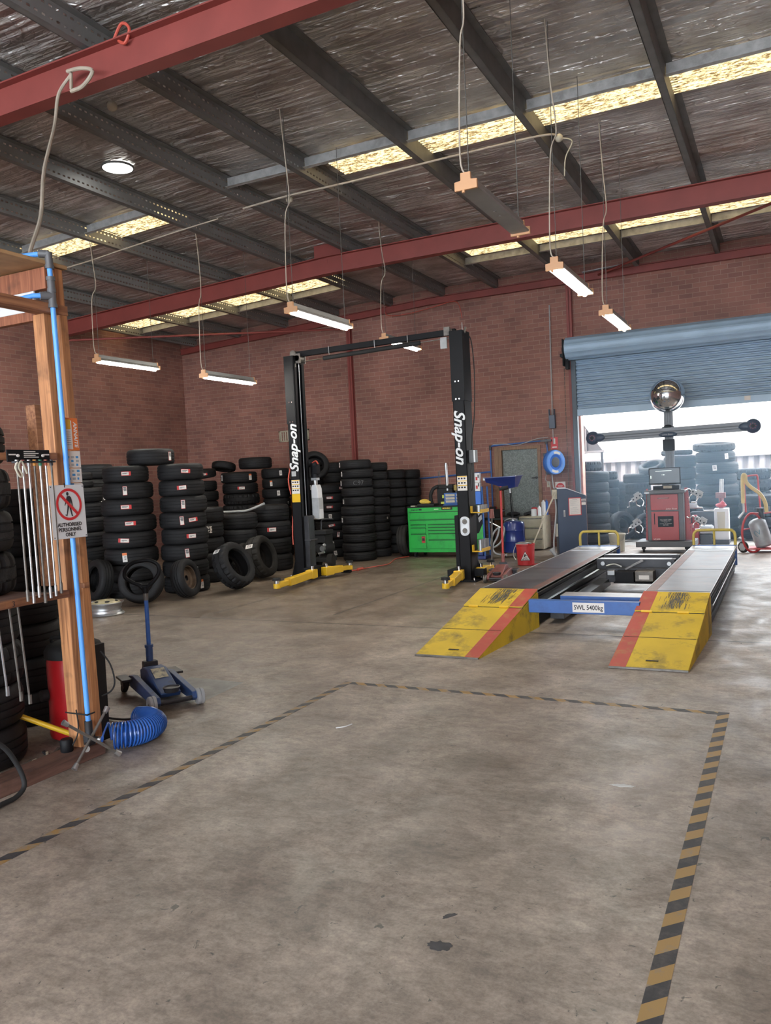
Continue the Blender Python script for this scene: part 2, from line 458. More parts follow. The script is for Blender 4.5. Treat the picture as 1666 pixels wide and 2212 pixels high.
M = dict(
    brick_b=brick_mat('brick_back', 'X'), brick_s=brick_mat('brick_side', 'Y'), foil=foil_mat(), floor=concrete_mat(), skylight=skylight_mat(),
    purlin=mat('purlin_grey', (0.17, 0.17, 0.165), 0.55, 0.2), slot=slotted_mat('purlin_slotted', (0.25, 0.25, 0.245)),
    trimmer=mat('galvanised_trimmer', (0.46, 0.46, 0.45), 0.5, 0.25, 0.2, 9, dirt=(0.12, 0.09, 0.07), dirt_amt=0.5),
    red_steel=mat('red_oxide_steel', (0.25, 0.052, 0.043), 0.55, 0, 0.12, 3),
    yard=mat('yard_concrete', (0.27, 0.25, 0.225), 0.8, 0, 0.12, 2), fence=mat('fence_cream', (0.24, 0.225, 0.23), 0.6, 0, 0.04),
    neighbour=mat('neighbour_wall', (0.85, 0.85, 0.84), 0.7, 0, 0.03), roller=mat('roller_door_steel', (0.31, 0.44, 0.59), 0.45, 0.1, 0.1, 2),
    roller_dark=mat('roller_rail', (0.06, 0.085, 0.115), 0.5), jamb=mat('jamb_pink', (0.70, 0.33, 0.25), 0.6),
    door=mat('door_grey_green', (0.15, 0.17, 0.16), 0.5, 0, 0.45, 40, dirt=(0.05, 0.058, 0.055), dirt_amt=0.5, dscale=18),
    frame=wood_mat('frame_timber', (0.16, 0.085, 0.045), (0.28, 0.16, 0.09)),
    rubber=mat('tyre_rubber', (0.0115, 0.0112, 0.0122), 0.66, 0, 0.3, 5, 0.2, 90, spec=0.28),
    rubber_grey=mat('tyre_rubber_dusty', (0.026, 0.024, 0.022), 0.8, 0, 0.3, 7, 0.15, 90, spec=0.25),
    paper=mat('paper_white', (0.74, 0.70, 0.66), 0.7, 0, 0.05), red=mat('label_red', (0.55, 0.04, 0.04), 0.6), ink=mat('ink', (0.02, 0.02, 0.025), 0.7), orange=mat('label_orange', (0.75, 0.20, 0.06), 0.6),
    black=mat('black_paint', (0.0055, 0.0055, 0.007), 0.55, 0, 0.2, 4, spec=0.22), black_matte=mat('black_matte', (0.009, 0.009, 0.0095), 0.75), dark=mat('dark_steel', (0.045, 0.045, 0.05), 0.45, 0.4, 0.3),
    chrome=mat('chrome', (0.75, 0.76, 0.78), 0.16, 1.0, 0.05), steel=mat('bare_steel', (0.42, 0.42, 0.42), 0.38, 0.85, 0.2), rust=mat('worn_steel', (0.16, 0.145, 0.13), 0.5, 0.6, 0.3, 20),
    yellow=mat('arm_yellow', (0.72, 0.44, 0.02), 0.4, 0, 0.06), white=mat('white_plastic', (0.68, 0.69, 0.70), 0.4, 0, 0.04), offwhite=mat('cream_paint', (0.50, 0.46, 0.36), 0.5, 0, 0.1),
    cream=mat('cream_cabinet', (0.42, 0.37, 0.27), 0.55, 0, 0.12, 5, dirt=(0.12, 0.08, 0.05), dirt_amt=0.5), green=mat('cabinet_green', (0.018, 0.40, 0.055), 0.38, 0, 0.08, 3, dirt=(0.01, 0.12, 0.03), dirt_amt=0.5, dscale=5),
    green_dark=mat('drawer_grip', (0.008, 0.09, 0.02), 0.5), blue=mat('hoist_blue', (0.035, 0.115, 0.36), 0.45, 0, 0.15, 6, dirt=(0.02, 0.03, 0.06), dirt_amt=0.5),
    deepblue=mat('drain_tank_blue', (0.012, 0.028, 0.16), 0.28, 0, 0.1, 3, coat=0.3), pipe=mat('air_pipe_blue', (0.10, 0.34, 0.85), 0.4, 0, 0.03), reel=mat('reel_blue', (0.03, 0.16, 0.62), 0.4, 0, 0.05),
    hose_blue=mat('coil_blue', (0.025, 0.11, 0.42), 0.25, 0, 0.08, coat=0.4), console=mat('console_navy', (0.022, 0.042, 0.085), 0.4, 0, 0.1, 4), jack_blue=mat('jack_blue', (0.028, 0.068, 0.19), 0.5, 0, 0.3, 9, dirt=(0.02, 0.018, 0.017), dirt_amt=0.8, dscale=9),
    jack_handle=mat('jack_handle_blue', (0.03, 0.12, 0.42), 0.4, 0, 0.1), red_paint=mat('red_paint', (0.42, 0.03, 0.03), 0.42, 0, 0.12, 5), red_drum=mat('drum_red', (0.42, 0.012, 0.015), 0.35, 0, 0.06), maroon=mat('aligner_red', (0.36, 0.045, 0.045), 0.42, 0, 0.06),
    jack_red=mat('jack_faded_red', (0.24, 0.085, 0.075), 0.6, 0, 0.25, 9), bucket=mat('bucket_red', (0.50, 0.03, 0.035), 0.45, 0, 0.05), deck=mat('runway_deck', (0.085, 0.088, 0.098), 0.33, 0.35, 0.45, 3.5, 0.05, 60, dirt=(0.20, 0.10, 0.065), dirt_amt=0.55, dscale=2.5),
    ramp=mat('ramp_yellow', (0.62, 0.42, 0.026), 0.6, 0, 0.12, 3, spec=0.3, dirt=(0.06, 0.06, 0.045), dirt_amt=0.75, dscale=3.2), ramp_red=mat('ramp_red', (0.42, 0.055, 0.035), 0.6, 0, 0.12, 6, dirt=(0.35, 0.22, 0.06), dirt_amt=0.5, dscale=9),
    foilgrey=mat('light_body_grey', (0.30, 0.30, 0.29), 0.45, 0.2, 0.1), cap=mat('light_end_cap', (0.60, 0.32, 0.16), 0.5, 0, 0.05), tube=glow('fluorescent_tube', (1.0, 0.97, 0.88), TUBE), cord=mat('cream_cord', (0.45, 0.38, 0.30), 0.6), chain=mat('chain_grey', (0.12, 0.11, 0.10), 0.5, 0.5),
    vent=glow('vent_daylight', (1, 1, 0.95), 2.0), screen=mat('screen_grey', (0.05, 0.075, 0.10), 0.25, 0, 0.05), screen_on=glow('screen_marks', (0.45, 0.75, 0.72), 0.3), mirror=mat('mirror_dome', (0.72, 0.76, 0.8), 0.03, 1.0, 0.02),
    timber=wood_mat('post_timber', (0.22, 0.085, 0.034), (0.56, 0.255, 0.105)), timber_red=wood_mat('hardwood_red', (0.15, 0.045, 0.022), (0.36, 0.13, 0.062)), timber_y=wood_mat('rail_timber', (0.16, 0.06, 0.028), (0.36, 0.16, 0.075), (14, 0.8, 14)),
    plate=wood_mat('plate_timber', (0.085, 0.045, 0.035), (0.19, 0.10, 0.075), (10, 0.8, 10)), ply=mat('plywood', (0.42, 0.25, 0.12), 0.7, 0, 0.2, 10), grey=mat('grey_plastic', (0.10, 0.10, 0.105), 0.5), lgrey=mat('light_grey', (0.38, 0.39, 0.40), 0.5),
    rimcream=mat('rim_cream', (0.46, 0.40, 0.24), 0.5, 0.1, 0.25, 12), concrete_mark=mat('paint_mark', (0.62, 0.62, 0.60), 0.7), sign_red=mat('sign_red', (0.60, 0.025, 0.03), 0.5, 0, 0.02), yellow_tape=mat('cream_hose', (0.62, 0.47, 0.20), 0.5), tank=mat('tank_grey', (0.32, 0.33, 0.34), 0.5, 0.2, 0.2, 8),
    poster_blue=mat('poster_blue', (0.05, 0.28, 0.62), 0.5), poster_orange=mat('poster_orange', (0.72, 0.17, 0.03), 0.5), alu=mat('brushed_alu', (0.36, 0.38, 0.40), 0.4, 0.6, 0.08), mast=mat('aligner_beam', (0.16, 0.18, 0.21), 0.45, 0.1, 0.06), red_cable=mat('red_cable', (0.55, 0.09, 0.06), 0.5),
)
# ------------------------------------------------------------------ the building
FOIL = 5.47
def roofz(x):
    return FOIL if x >= -6.6 else FOIL + 0.045 * (x + 6.6)
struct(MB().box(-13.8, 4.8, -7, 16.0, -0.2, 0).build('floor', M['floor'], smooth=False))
struct(MB().box(-40, 40, 16.0, 60, -0.25, -0.02).build('ground', M['yard'], smooth=False))
b = MB()
for x0, x1, z0 in ((-13.5, -5.25, 0), (-5.25, -4.40, 2.0), (-4.40, -3.63, 0), (-3.63, 1.6, 3.75), (1.6, 4.6, 0)):
    b.box(x0, x1, 15.8, 16.0, z0, 5.6)
struct(b.build('wall_back', M['brick_b'], smooth=False))
struct(MB().box(-13.6, -13.4, -6.5, 16.0, 0, 5.3).build('wall_left', M['brick_s'], smooth=False))
struct(MB().box(4.6, 4.8, -6.5, 16.0, 0, 5.6).build('wall_right', M['brick_s'], smooth=False))
b = MB()
for x0, x1, z0 in ((-13.5, -11.0, 0), (-11.0, 4.3, 4.9), (4.3, 4.6, 0)):
    b.box(x0, x1, -6.7, -6.5, z0, 5.6)
struct(b.build('wall_front', M['brick_b'], smooth=False))
b = MB()
for xa, xb in ((-13.7, -6.6), (-6.6, 4.9)):
    za, zb = roofz(xa), roofz(xb)
    b.add([(xa, -6.8, za), (xb, -6.8, zb), (xb, 16.1, zb), (xa, 16.1, za), (xa, -6.8, za + .06), (xb, -6.8, zb + .06), (xb, 16.1, zb + .06), (xa, 16.1, za + .06)],
          [(0, 1, 2, 3), (4, 7, 6, 5), (0, 4, 5, 1), (1, 5, 6, 2), (2, 6, 7, 3), (3, 7, 4, 0)])
struct(b.build('ceiling', M['foil'], smooth=False))

# fibreglass roof sheets
for i, (x0, x1, y0, y1) in enumerate(((-4.95, 4.55, 8.52, 9.2), (-4.95, 4.55, 13.15, 13.82), (-13.35, -7.58, 8.6, 9.25), (-13.35, -7.58, 13.2, 13.85))):
    b = MB(); n = 24
    for k in range(n):          # shallow corrugations across the sheet
        ya = y0 + (y1 - y0) * k / n; yb = y0 + (y1 - y0) * (k + 1) / n
        da = -0.012 - 0.012 * (k % 2); db = -0.012 - 0.012 * ((k + 1) % 2)
        b.add([(x0, ya, roofz(x0) + da), (x1, ya, roofz(x1) + da), (x1, yb, roofz(x1) + db), (x0, yb, roofz(x0) + db)], [(0, 1, 2, 3)])
    struct(b.build('window_%d' % (i + 1), M['skylight'], smooth=False))

tn = [0]
def trim(mb, mat_, loc=None, **k):
    tn[0] += 1
    o = struct(mb.build('trim_%d' % tn[0], mat_, **k))
    if loc: o.location = loc
    return o
# purlins, punched on the ridge side
PX = [3.2, 1.82, 0.44, -0.96, -2.36, -3.74, -5.12, -6.28, -7.5, -8.85, -10.2, -11.55, -12.9]
for x in PX:
    z = roofz(x) - 0.205
    b = MB()
    b.box(-0.003, 0.003, -6.4, 15.78, 0, 0.2).mat(1)
    b.box(-0.075, 0.0, -6.4, 15.78, 0, 0.006).box(0.0, 0.07, -6.4, 15.78, 0.19, 0.197)
    b.box(-0.075, -0.069, -6.4, 15.78, 0, 0.02)
    if x > -4.5: b.m[:6] = [1] * 6
    trim(b, [M['slot'], M['purlin']], (x, 0, z), smooth=False)
# trimmers framing the roof sheets
def trimmer(xa, xb, y):
    b = MB()
    za, zb = roofz(xa) - 0.14, roofz(xb) - 0.14
    b.bar((xa, y, za + .06), (xb, y, zb + .06), 0.006, 0.13).bar((xa, y - .03, za), (xb, y - .03, zb), 0.06, 0.006)
    trim(b, M['trimmer'], smooth=False)
for k in range(7):
    trimmer(PX[k + 1] + .01, PX[k] - .08, 8.46)
    if k < 6: trimmer(PX[k + 1] + .01, PX[k] - .08, 13.9)
for k in range(8, 12):
    trimmer(PX[k + 1] + .01, PX[k] - .08, 8.55); trimmer(PX[k + 1] + .01, PX[k] - .08, 13.92)
# red rafters and the beam on the back wall
def ibeam(xa, za, xb, zb, y, w=0.15, h=0.29, t=0.013):
    b = MB()
    for z, ww, hh in ((t / 2, w, t), (h / 2, 0.010, h - 2 * t), (h - t / 2, w, t)):
        b.bar((xa, y, za + z), (xb, y, zb + z), ww, hh)
    return b
def rz(x): return roofz(x) - 0.22 - 0.29
for y in (-0.9, 5.15, 11.66):
    b = ibeam(-6.7, rz(-6.7), 4.55, rz(4.5), y)
    c = ibeam(-13.38, rz(-13.38), -6.7, rz(-6.7), y)
    b.add(c.v, c.f)
    b.box(-6.95, -6.45, y - .006, y + .006, rz(-6.7) + .25, rz(-6.7) + 0.50)
    trim(b, M['red_steel'])
b = ibeam(-6.7, roofz(-6) - .34, 4.5, roofz(4) - .34, 15.74, 0.1, 0.15)
c = ibeam(-13.38, roofz(-13.38) - .34, -6.7, roofz(-6.7) - .34, 15.74, 0.1, 0.15)
b.add(c.v, c.f); trim(b, M['red_steel'])
for x in (-8.60, -3.69):
    trim(MB().box(x - .05, x + .05, 15.70, 15.71, 0, roofz(x) - .34).box(x - .005, x + .005, 15.70, 15.8, 0, roofz(x) - .34).box(x - .05, x + .05, 15.785, 15.795, 0, roofz(x) - .34), M['red_steel'])
# wind-brace rods
trim(MB().cyl((-3.1, 15.7, 5.21), (0.95, 11.75, 5.12), 0.022, n=10), M['red_steel'])
trim(MB().cyl((-8.6, 15.68, 4.87), (-12.9, 11.75, 4.62), 0.022, n=10), M['red_steel'])

# small door with timber frame
d1 = struct(MB().box(-5.20, -4.45, 15.84, 15.88, 0.01, 1.985).build('door_1', M['door'], bev=0.003))
MB().box(-5.27, -5.20, 15.77, 15.99, 0, 2.05).box(-4.45, -4.38, 15.77, 15.99, 0, 2.05).box(-5.20, -4.45, 15.77, 15.99, 1.985, 2.05).box(-5.36, -5.27, 15.775, 15.80, 0, 2.05).build('door_frame', M['frame'], d1, bev=0.004)
MB().cyl((-4.50, 15.84, 1.40), (-4.50, 15.78, 1.40), 0.012).tube([(-4.50, 15.785, 1.40), (-4.58, 15.785, 1.395)], 0.011).cyl((-4.50, 15.84, 1.40), (-4.50, 15.83, 1.40), 0.028).build('door_handle', M['dark'], d1)

# roller door, half raised
b = MB(); pitch = 0.076
zs = []; z = 2.68
while z < 3.72:
    zs += [(15.605, z), (15.590, z + .010), (15.585, z + .026), (15.592, z + .044), (15.606, z + .052), (15.628, z + .056), (15.628, z + .070)]; z += pitch
n = len(zs)
b.add([(-3.60, y, zz) for y, zz in zs] + [(1.58, y, zz) for y, zz in zs], [(i, i + 1, n + i + 1, n + i) for i in range(n - 1)])
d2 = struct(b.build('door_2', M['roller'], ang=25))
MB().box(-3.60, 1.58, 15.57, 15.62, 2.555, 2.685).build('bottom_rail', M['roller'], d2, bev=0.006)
b = MB(); rp = []
for k in range(44):
    a = 2 * PI * k / 44; rr = 0.205 + (0.012 if k % 4 < 2 else 0)
    rp.append((rr * math.cos(a), rr * math.sin(a)))
b.prism(rp, -3.70, 1.7, Matrix(((0, 1, 0, 0), (1, 0, 0, 15.42), (0, 0, 1, 3.83), (0, 0, 0, 1))))
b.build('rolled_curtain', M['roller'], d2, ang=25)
MB().box(-3.73, -3.715, 15.2, 15.62, 3.5, 4.0).box(-3.72, -3.66, 15.36, 15.5, 3.45, 3.9).cyl((-3.78, 15.42, 3.83), (-3.70, 15.42, 3.83), 0.05).box(-3.80, -3.73, 15.3, 15.5, 3.68, 3.74).build('drum_bracket', M['black'], d2)
MB().box(-3.66, -3.57, 15.56, 15.66, 0, 3.66).box(1.56, 1.66, 15.56, 15.66, 0, 3.66).build('guide_track', M['roller_dark'], d2, bev=0.004)
MB().box(-0.62, -0.52, 15.565, 15.57, 2.60, 2.68).build('sticker', M['paper'], d2)
b = MB()
for k in range(32): b.cyl((-3.80 + .004 * (k % 2), 15.6, 3.5 - k * 0.085), (-3.80, 15.6, 3.43 - k * 0.085), 0.007, n=6)
b.build('pull_chain', M['chain'], d2)
trim(MB().box(-3.63, -3.56, 15.80, 16.02, 0, 3.75), M['jamb'], smooth=False)
# brick vent in the back wall
v = thing('wall_vent', 'pale slatted air vent set in the brick wall behind the hoist post', 'vent', (-10.2, 15.79, 2.6))
MB().box(-10.62, -9.80, 15.77, 15.80, 2.49, 2.52).box(-10.62, -9.80, 15.77, 15.80, 2.72, 2.75).box(-10.62, -10.59, 15.77, 15.80, 2.49, 2.75).box(-9.83, -9.80, 15.77, 15.80, 2.49, 2.75).box(-10.22, -10.19, 15.77, 15.80, 2.49, 2.75).build('vent_frame', M['cream'], v)
b = MB()
for k in range(12): b.box(-10.58 + k * .065, -10.555 + k * .065, 15.775, 15.795, 2.5, 2.74)
b.build('slat', M['offwhite'], v)

# floor marking tape
for nm, bx, mt, lb in (('hazard_tape', (-3.07, -3.01, 0.6, 5.29), hazard_mat('tape_faded', 'Y', 0.44, (0.33, 0.19, 0.06), 0.52), 'worn black and yellow floor tape running from the timber post side to the far corner'),
                       ('hazard_tape', (-3.01, -0.41, 5.235, 5.29), hazard_mat('tape_far', 'X', 0.50, (0.36, 0.21, 0.06), 0.55), 'black and yellow floor tape running across in front of the yellow ramps'),
                       ('hazard_tape', (-0.41, -0.345, 0.9, 5.29), hazard_mat('tape_bold', 'Y', 0.55, (0.38, 0.235, 0.085), 0.5), 'boldest black and yellow floor tape running straight back from the camera')):
    put(MB().box(bx[0], bx[1], bx[2], bx[3], 0.0, 0.0015).build(nm, mt, smooth=False), lb, 'floor tape', 'hazard tape on the concrete')
def blob(name, x, y, rx, ry, m_, lb, cat, ang=0.0, h=0.001, seed=1):
    rr = random.Random(seed); b = MB(); n = 26; pts = []
    for k in range(n):
        a = 2 * PI * k / n; q = 1 + rr.uniform(-.22, .22)
        px, py = rx * q * math.cos(a), ry * q * math.sin(a)
        pts.append((x + px * math.cos(ang) - py * math.sin(ang), y + px * math.sin(ang) + py * math.cos(ang)))
    b.add([(p, q, 0.0004) for p, q in pts] + [(p, q, h + .0004) for p, q in pts], [tuple(range(n)), tuple(range(2 * n - 1, n - 1, -1))] + [(i, (i + 1) % n, (i + 1) % n + n, i + n) for i in range(n)])
    return put(b.build(name, m_), lb, cat)
stain = mat('stain_tar', (0.045, 0.045, 0.05), 0.55, 0, 0.3, 30)
blob('floor_stain', -1.06, 2.36, 0.042, 0.026, stain, 'larger round black tar patch on the near concrete floor', 'stain', 0.2, seed=3)
blob('floor_stain', -1.10, 2.54, 0.030, 0.010, stain, 'narrow slanting black mark just behind the round tar patch', 'stain', 0.9, seed=4)

PATCH = ((-4.40, 5.05), (-3.85, 5.04), (-3.81, 4.51), (-4.16, 4.22))
put(MB().add([(x, y, z) for z in (.0004, .0008) for x, y in PATCH], [(0, 3, 2, 1), (4, 5, 6, 7), (0, 1, 5, 4), (1, 2, 6, 5), (2, 3, 7, 6), (3, 0, 4, 7)]).build('floor_patch', mat('patch_cement', (0.25, 0.245, 0.235), .5, 0, .25, 6, .2, 20, dirt=(.10, .095, .09), dirt_amt=.6, dscale=5), smooth=False), 'bluish grey smooth cement patch on the floor under the blue jack', 'floor patch')
blob('paint_mark', 0.0, 0.0, 0.055, 0.018, M['concrete_mark'], 'small white paint smear on the floor near the bold tape', 'paint mark', 0.15, seed=8).location = (-0.75, 3.92, 0)
put(MB().tube(smoothpath([(-2.56, 4.26, .004), (-2.52, 4.30, .004), (-2.50, 4.36, .004)]), 0.004, 6).build('plastic_strip', M['concrete_mark']), 'thin pale plastic strip lying on the middle of the floor', 'scrap')

# ------------------------------------------------------------------ hanging lights
def batten(x, y0, z, label, lit=True, yaw=0.0):
    t = thing('batten_light', label, 'light', (x, y0, z), yaw, 'fluorescent battens hung from the roof')
    MB().prism([(-.075, .0), (-.070, -.012), (.070, -.012), (.075, .0), (.032, .03), (.032, .075), (-.032, .075), (-.032, .03)], 0.02, 1.23).build('reflector', M['foilgrey'], t, local=True, ang=20)
    for y in (0, 1.23):
        MB().prism([(-.08, -.03), (.08, -.03), (.08, .03), (.036, .035), (.036, .085), (-.036, .085), (-.036, .035), (-.08, .03)], y, y + .022).cyl((-.02, y + .01, -.045), (-.02, y + .012, -.02), .012, n=8).build('end_cap', M['cap'], t, local=True, bev=.003)
    if lit:
        MB().cyl((0, .03, -.032), (0, 1.22, -.032), 0.017, n=12).build('fluorescent_tube', M['tube'], t, local=True)
    else:
        MB().cyl((0, .6, -.013), (0, .6, -.017), .012, n=10).cyl((0, .72, -.013), (0, .72, -.017), .012, n=10).build('screw', M['steel'], t, local=True)
    h = roofz(x) - 0.004 - z
    rr = random.Random(x * 7 + y0)
    a = rr.uniform(.03, .07)
    MB().tube(smoothpath([(0, .03, .08), (-.03, .0, .2), (.01, -.02, h * .45), (a, .02, h * .55), (.02, .03, h * .75), (0, .0, h)], 5), 0.006, 6).build('cord', M['cord'], t, local=True)
    for y in (.05, 1.17):
        MB().tube([(0.01, y, .08), (0.01, y, h)], 0.0035, 5).build('chain', M['chain'], t, local=True)
    return t
batten(-1.865, 5.14, 3.48, 'unlit grey batten light hanging nearest, just in front of the red rafter', lit=False)
batten(-1.78, 7.09, 3.34, 'lit batten light in the roller door row, just beyond the unlit one')
batten(-1.81, 9.50, 3.33, 'lit batten light hanging closest to the half raised roller door')
batten(-4.66, 7.26, 3.38, 'lit batten light above and in front of the black two-post hoist')
batten(-8.91, 8.63, 3.46, 'lit batten light by the side wall near the timber post top')
batten(-7.72, 9.55, 3.20, 'lit batten light hanging lowest, over the stacked tyres')
for x_, y_ in ((-4.66, -2.2), (-1.8, -2.2), (1.4, -2.2)):  # added lamps out of view, there only to brighten the near floor
    batten(x_, y_, 3.5, 'added batten light out of view behind the camera, brightening the near floor')
batten(-5.42, 11.02, 3.66, 'lit batten light partly hidden behind the hoist overhead beam')

def lead(name, pts, r, m_, label, cat, n=8):
    return put(MB().tube(smoothpath(pts), r, n).build(name, m_), label, cat)
lead('power_cable', [(-5.30, 5.05, 4.95), (-5.22, 4.98, 5.02), (-5.32, 5.06, 5.06), (-5.42, 5.02, 4.92), (-5.36, 4.9, 4.6), (-4.95, 4.4, 4.0), (-4.62, 4.05, 3.5), (-4.35, 3.70, 3.1), (-4.25, 3.6, 2.86)], 0.014, M['cord'], 'thick cream cable dropping from the near rafter to the timber platform', 'cable')
put(MB().tube(smoothpath([(-5.30, 5.05, 4.93), (-5.1, 4.99, 4.90), (-4.98, 4.98, 4.98), (-5.12, 5.0, 5.05), (-5.3, 5.02, 5.08)]), 0.016, 8).build('cable_hook', M['cord']), 'cream hook holding the cable under the near rafter', 'hook')
put(MB().tube(smoothpath([(-4.86, 5.11, 5.24), (-4.74, 5.09, 5.34), (-4.66, 5.09, 5.28), (-4.72, 5.1, 5.19), (-4.80, 5.11, 5.23)]), 0.013, 8).build('cable_hook', M['red_cable']), 'orange hook looped over the near rafter top', 'hook')
lead('conduit_cable', [(-6.24, 8.72, 5.14), (-5.55, 8.80, 5.20), (-4.7, 8.78, 5.18), (-3.4, 8.80, 5.20), (-2.35, 8.86, 5.22), (-2.17, 9.02, 5.24)], 0.012, M['cord'], 'cream cable running along beside the near roof skylight', 'cable')
put(MB().sphere((-2.16, 9.04, 5.22), .045).tube(smoothpath([(-2.16, 9.04, 5.22), (-2.02, 9.05, 5.16), (-2.10, 9.06, 5.0), (-2.12, 9.06, 4.8)]), .007, 6).build('ceiling_rose', M['offwhite']), 'round cream ceiling rose at the end of the skylight cable', 'ceiling rose')
put(MB().sphere((-5.66, 8.94, 5.21), .05).build('ceiling_rose', M['offwhite']), 'round cream ceiling rose near the roof ridge above the hoist side', 'ceiling rose')
put(MB().sphere((-5.79, 6.02, 5.30), .05).build('ceiling_rose', M['offwhite']), 'round cream ceiling rose just beyond the near red rafter', 'ceiling rose')
lead('wall_cable', [(-7.65, 15.66, 5.35), (-7.6, 15.66, 5.04), (-7.1, 15.66, 5.0), (-6.5, 15.66, 5.06), (-6.0, 15.66, 5.10), (-5.88, 15.66, 4.75)], .008, M['red_cable'], 'thin reddish cable looping along the top of the back wall above the hoist', 'cable')
put(MB().bar((-3.38, 15.6, 5.27), (-2.62, 15.6, 5.30), .10, .012).build('foil_strip', M['alu']), 'torn strip of shiny foil hanging at the wall top above the roller door', 'foil strip')
lead('conduit_cable', [(-6.6, 8.66, 5.06), (-7.3, 8.66, 5.02), (-8.4, 8.75, 4.98), (-9.2, 8.8, 4.94), (-10.2, 8.8, 4.9)], 0.009, M['cord'], 'cream cable running past the darker side skylights', 'cable')
v = thing('roof_vent', 'round bright roof vent opening near the ridge above the side bay', 'roof vent', (-7.10, 7.41, 5.43))
MB().lathe([(0.001, 0), (0.175, 0), (0.175, .012), (0.001, .012)], Matrix.Translation((-7.10, 7.41, 5.425)), 32).build('opening', M['vent'], v)
MB().lathe([(0.176, -.004), (0.19, -.004), (0.19, .02), (0.176, .02)], Matrix.Translation((-7.10, 7.41, 5.425)), 32, closed=True).build('vent_collar', M['purlin'], v)

# ------------------------------------------------------------------ tyres
def tyre_mesh(kind):
    Rr, W, rim = 0.33, 0.22, 0.205
    half = [(rim, .032), (rim + .008, .010), (rim + .03, .0), (.262, -.0005), (.290, .003), (.309, .013), (.320, .028), (.3255, .042)]
    tread = []
    gs = {'road': (.068, .110, .152), 'slick': (.075, .145), 'block': (.075, .145)}[kind]
    for g in gs: tread += [(Rr, g - .0055), (Rr - .009, g - .004), (Rr - .009, g + .004), (Rr, g + .0055)]
    prof = half + tread + [(r, W - z) for r, z in reversed(half)]
    inner = [(rim - .002, W - .045), (.25, W - .020), (.295, W - .028), (.308, W - .06), (.308, .06), (.295, .028), (.25, .020), (rim - .002, .045)]
    full = prof + inner
    b = MB()
    if kind == 'block':
        nh = len(half); nt = len(tread)
        def mod(k, i, r):
            if nh - 3 <= i < nh + 1 or nh + nt - 1 <= i < nh + nt + 3: return r - (.014 if k % 4 == 0 else 0)
            if nh <= i < nh + nt: return r - (.010 if (k + (2 if i < nh + nt / 2 else 0)) % 4 == 0 else 0)
            return r
        b.lathe(full, None, 88, True, mod)
    else:
        b.lathe(full, None, 56, True)
    o = b.build('tyre_proto', M['rubber'], ang=30)
    me = o.data; bpy.data.objects.remove(o)
    return me
TM = {k: tyre_mesh(k) for k in ('road', 'slick', 'block')}
TMG = {}
for k in ('road', 'slick', 'block'):
    TMG[k] = TM[k].copy(); TMG[k].materials.clear(); TMG[k].materials.append(M['rubber_grey'])

def sticker_mesh(kind):
    """curved paper label for the tread: h = wide with a red end, v = upright with a red or orange head, w = plain pale"""
    b = MB(); r = 0.3325
    def patch(a0, a1, z0, z1, k, rr=r):
        n = 4; vs = []
        for i in range(n + 1):
            a = a0 + (a1 - a0) * i / n
            vs += [(rr * math.cos(a), rr * math.sin(a), z0), (rr * math.cos(a), rr * math.sin(a), z1)]
        b.mat(k).add(vs, [(2 * i, 2 * i + 2, 2 * i + 3, 2 * i + 1) for i in range(n)])
    q = 0.002
    if kind == 'h':
        patch(-.20, .20, .088, .143, 1); patch(-.185, .11, .094, .137, 0, r + q)
        for a0, a1, z in ((-.15, .07, .120), (-.15, .02, .109)): patch(a0, a1, z, z + .006, 2, r + 2 * q)
    elif kind == 'hl':
        patch(-.20, .20, .088, .143, 1); patch(-.11, .19, .091, .140, 0, r + q)
        for a0, a1, z in ((-.07, .12, .117), (-.07, .02, .107)): patch(a0, a1, z, z + .005, 2, r + 2 * q)
    elif kind == 'v':
        patch(-.085, .085, .05, .17, 1); patch(-.075, .075, .055, .165, 0, r + q)
        for z, a0, a1 in ((.148, -.06, .05), (.134, -.05, .06), (.12, -.06, .06), (.106, -.04, .06)): patch(a0, a1, z, z + .009, 2, r + 2 * q)
    elif kind == 'o':
        patch(-.085, .085, .05, .17, 3); patch(-.085, .085, .05, .138, 0, r + q)
        for z, a0, a1 in ((.115, -.02, .06), (.098, -.01, .06), (.08, -.02, .05)): patch(a0, a1, z, z + .007, 2, r + 2 * q)
    elif kind == 'w':
        patch(-.10, .10, .055, .165, 0)
        for z, a0, a1 in ((.13, -.07, .05), (.11, -.07, .07), (.09, -.05, .07)): patch(a0, a1, z, z + .008, 2, r + 2 * q)
    elif kind == 's':
        patch(-.06, .06, .085, .135, 0); patch(-.03, .03, .10, .12, 2, r + q)
    elif kind == 'q':   # torn mottled white label
        rr = random.Random(5)
        for i in range(9):
            for j in range(6):
                if rr.random() < .62: patch(-.2 + i * .045, -.2 + i * .045 + .047, .07 + j * .016, .07 + j * .016 + .0165, 0)
    o = b.build('sticker_proto', [M['paper'], M['red'], M['ink'], M['orange']], smooth=False)
    me = o.data; bpy.data.objects.remove(o)
    return me
SM = {k: sticker_mesh(k) for k in ('h', 'hl', 'v', 'o', 'w', 's', 'q')}
SWORD = {'h': 'red-ended white label', 'hl': 'red-ended white label', 'v': 'upright white label', 'o': 'orange-topped label', 'w': 'pale paper label', 's': 'small white tag', 'q': 'mottled white label'}

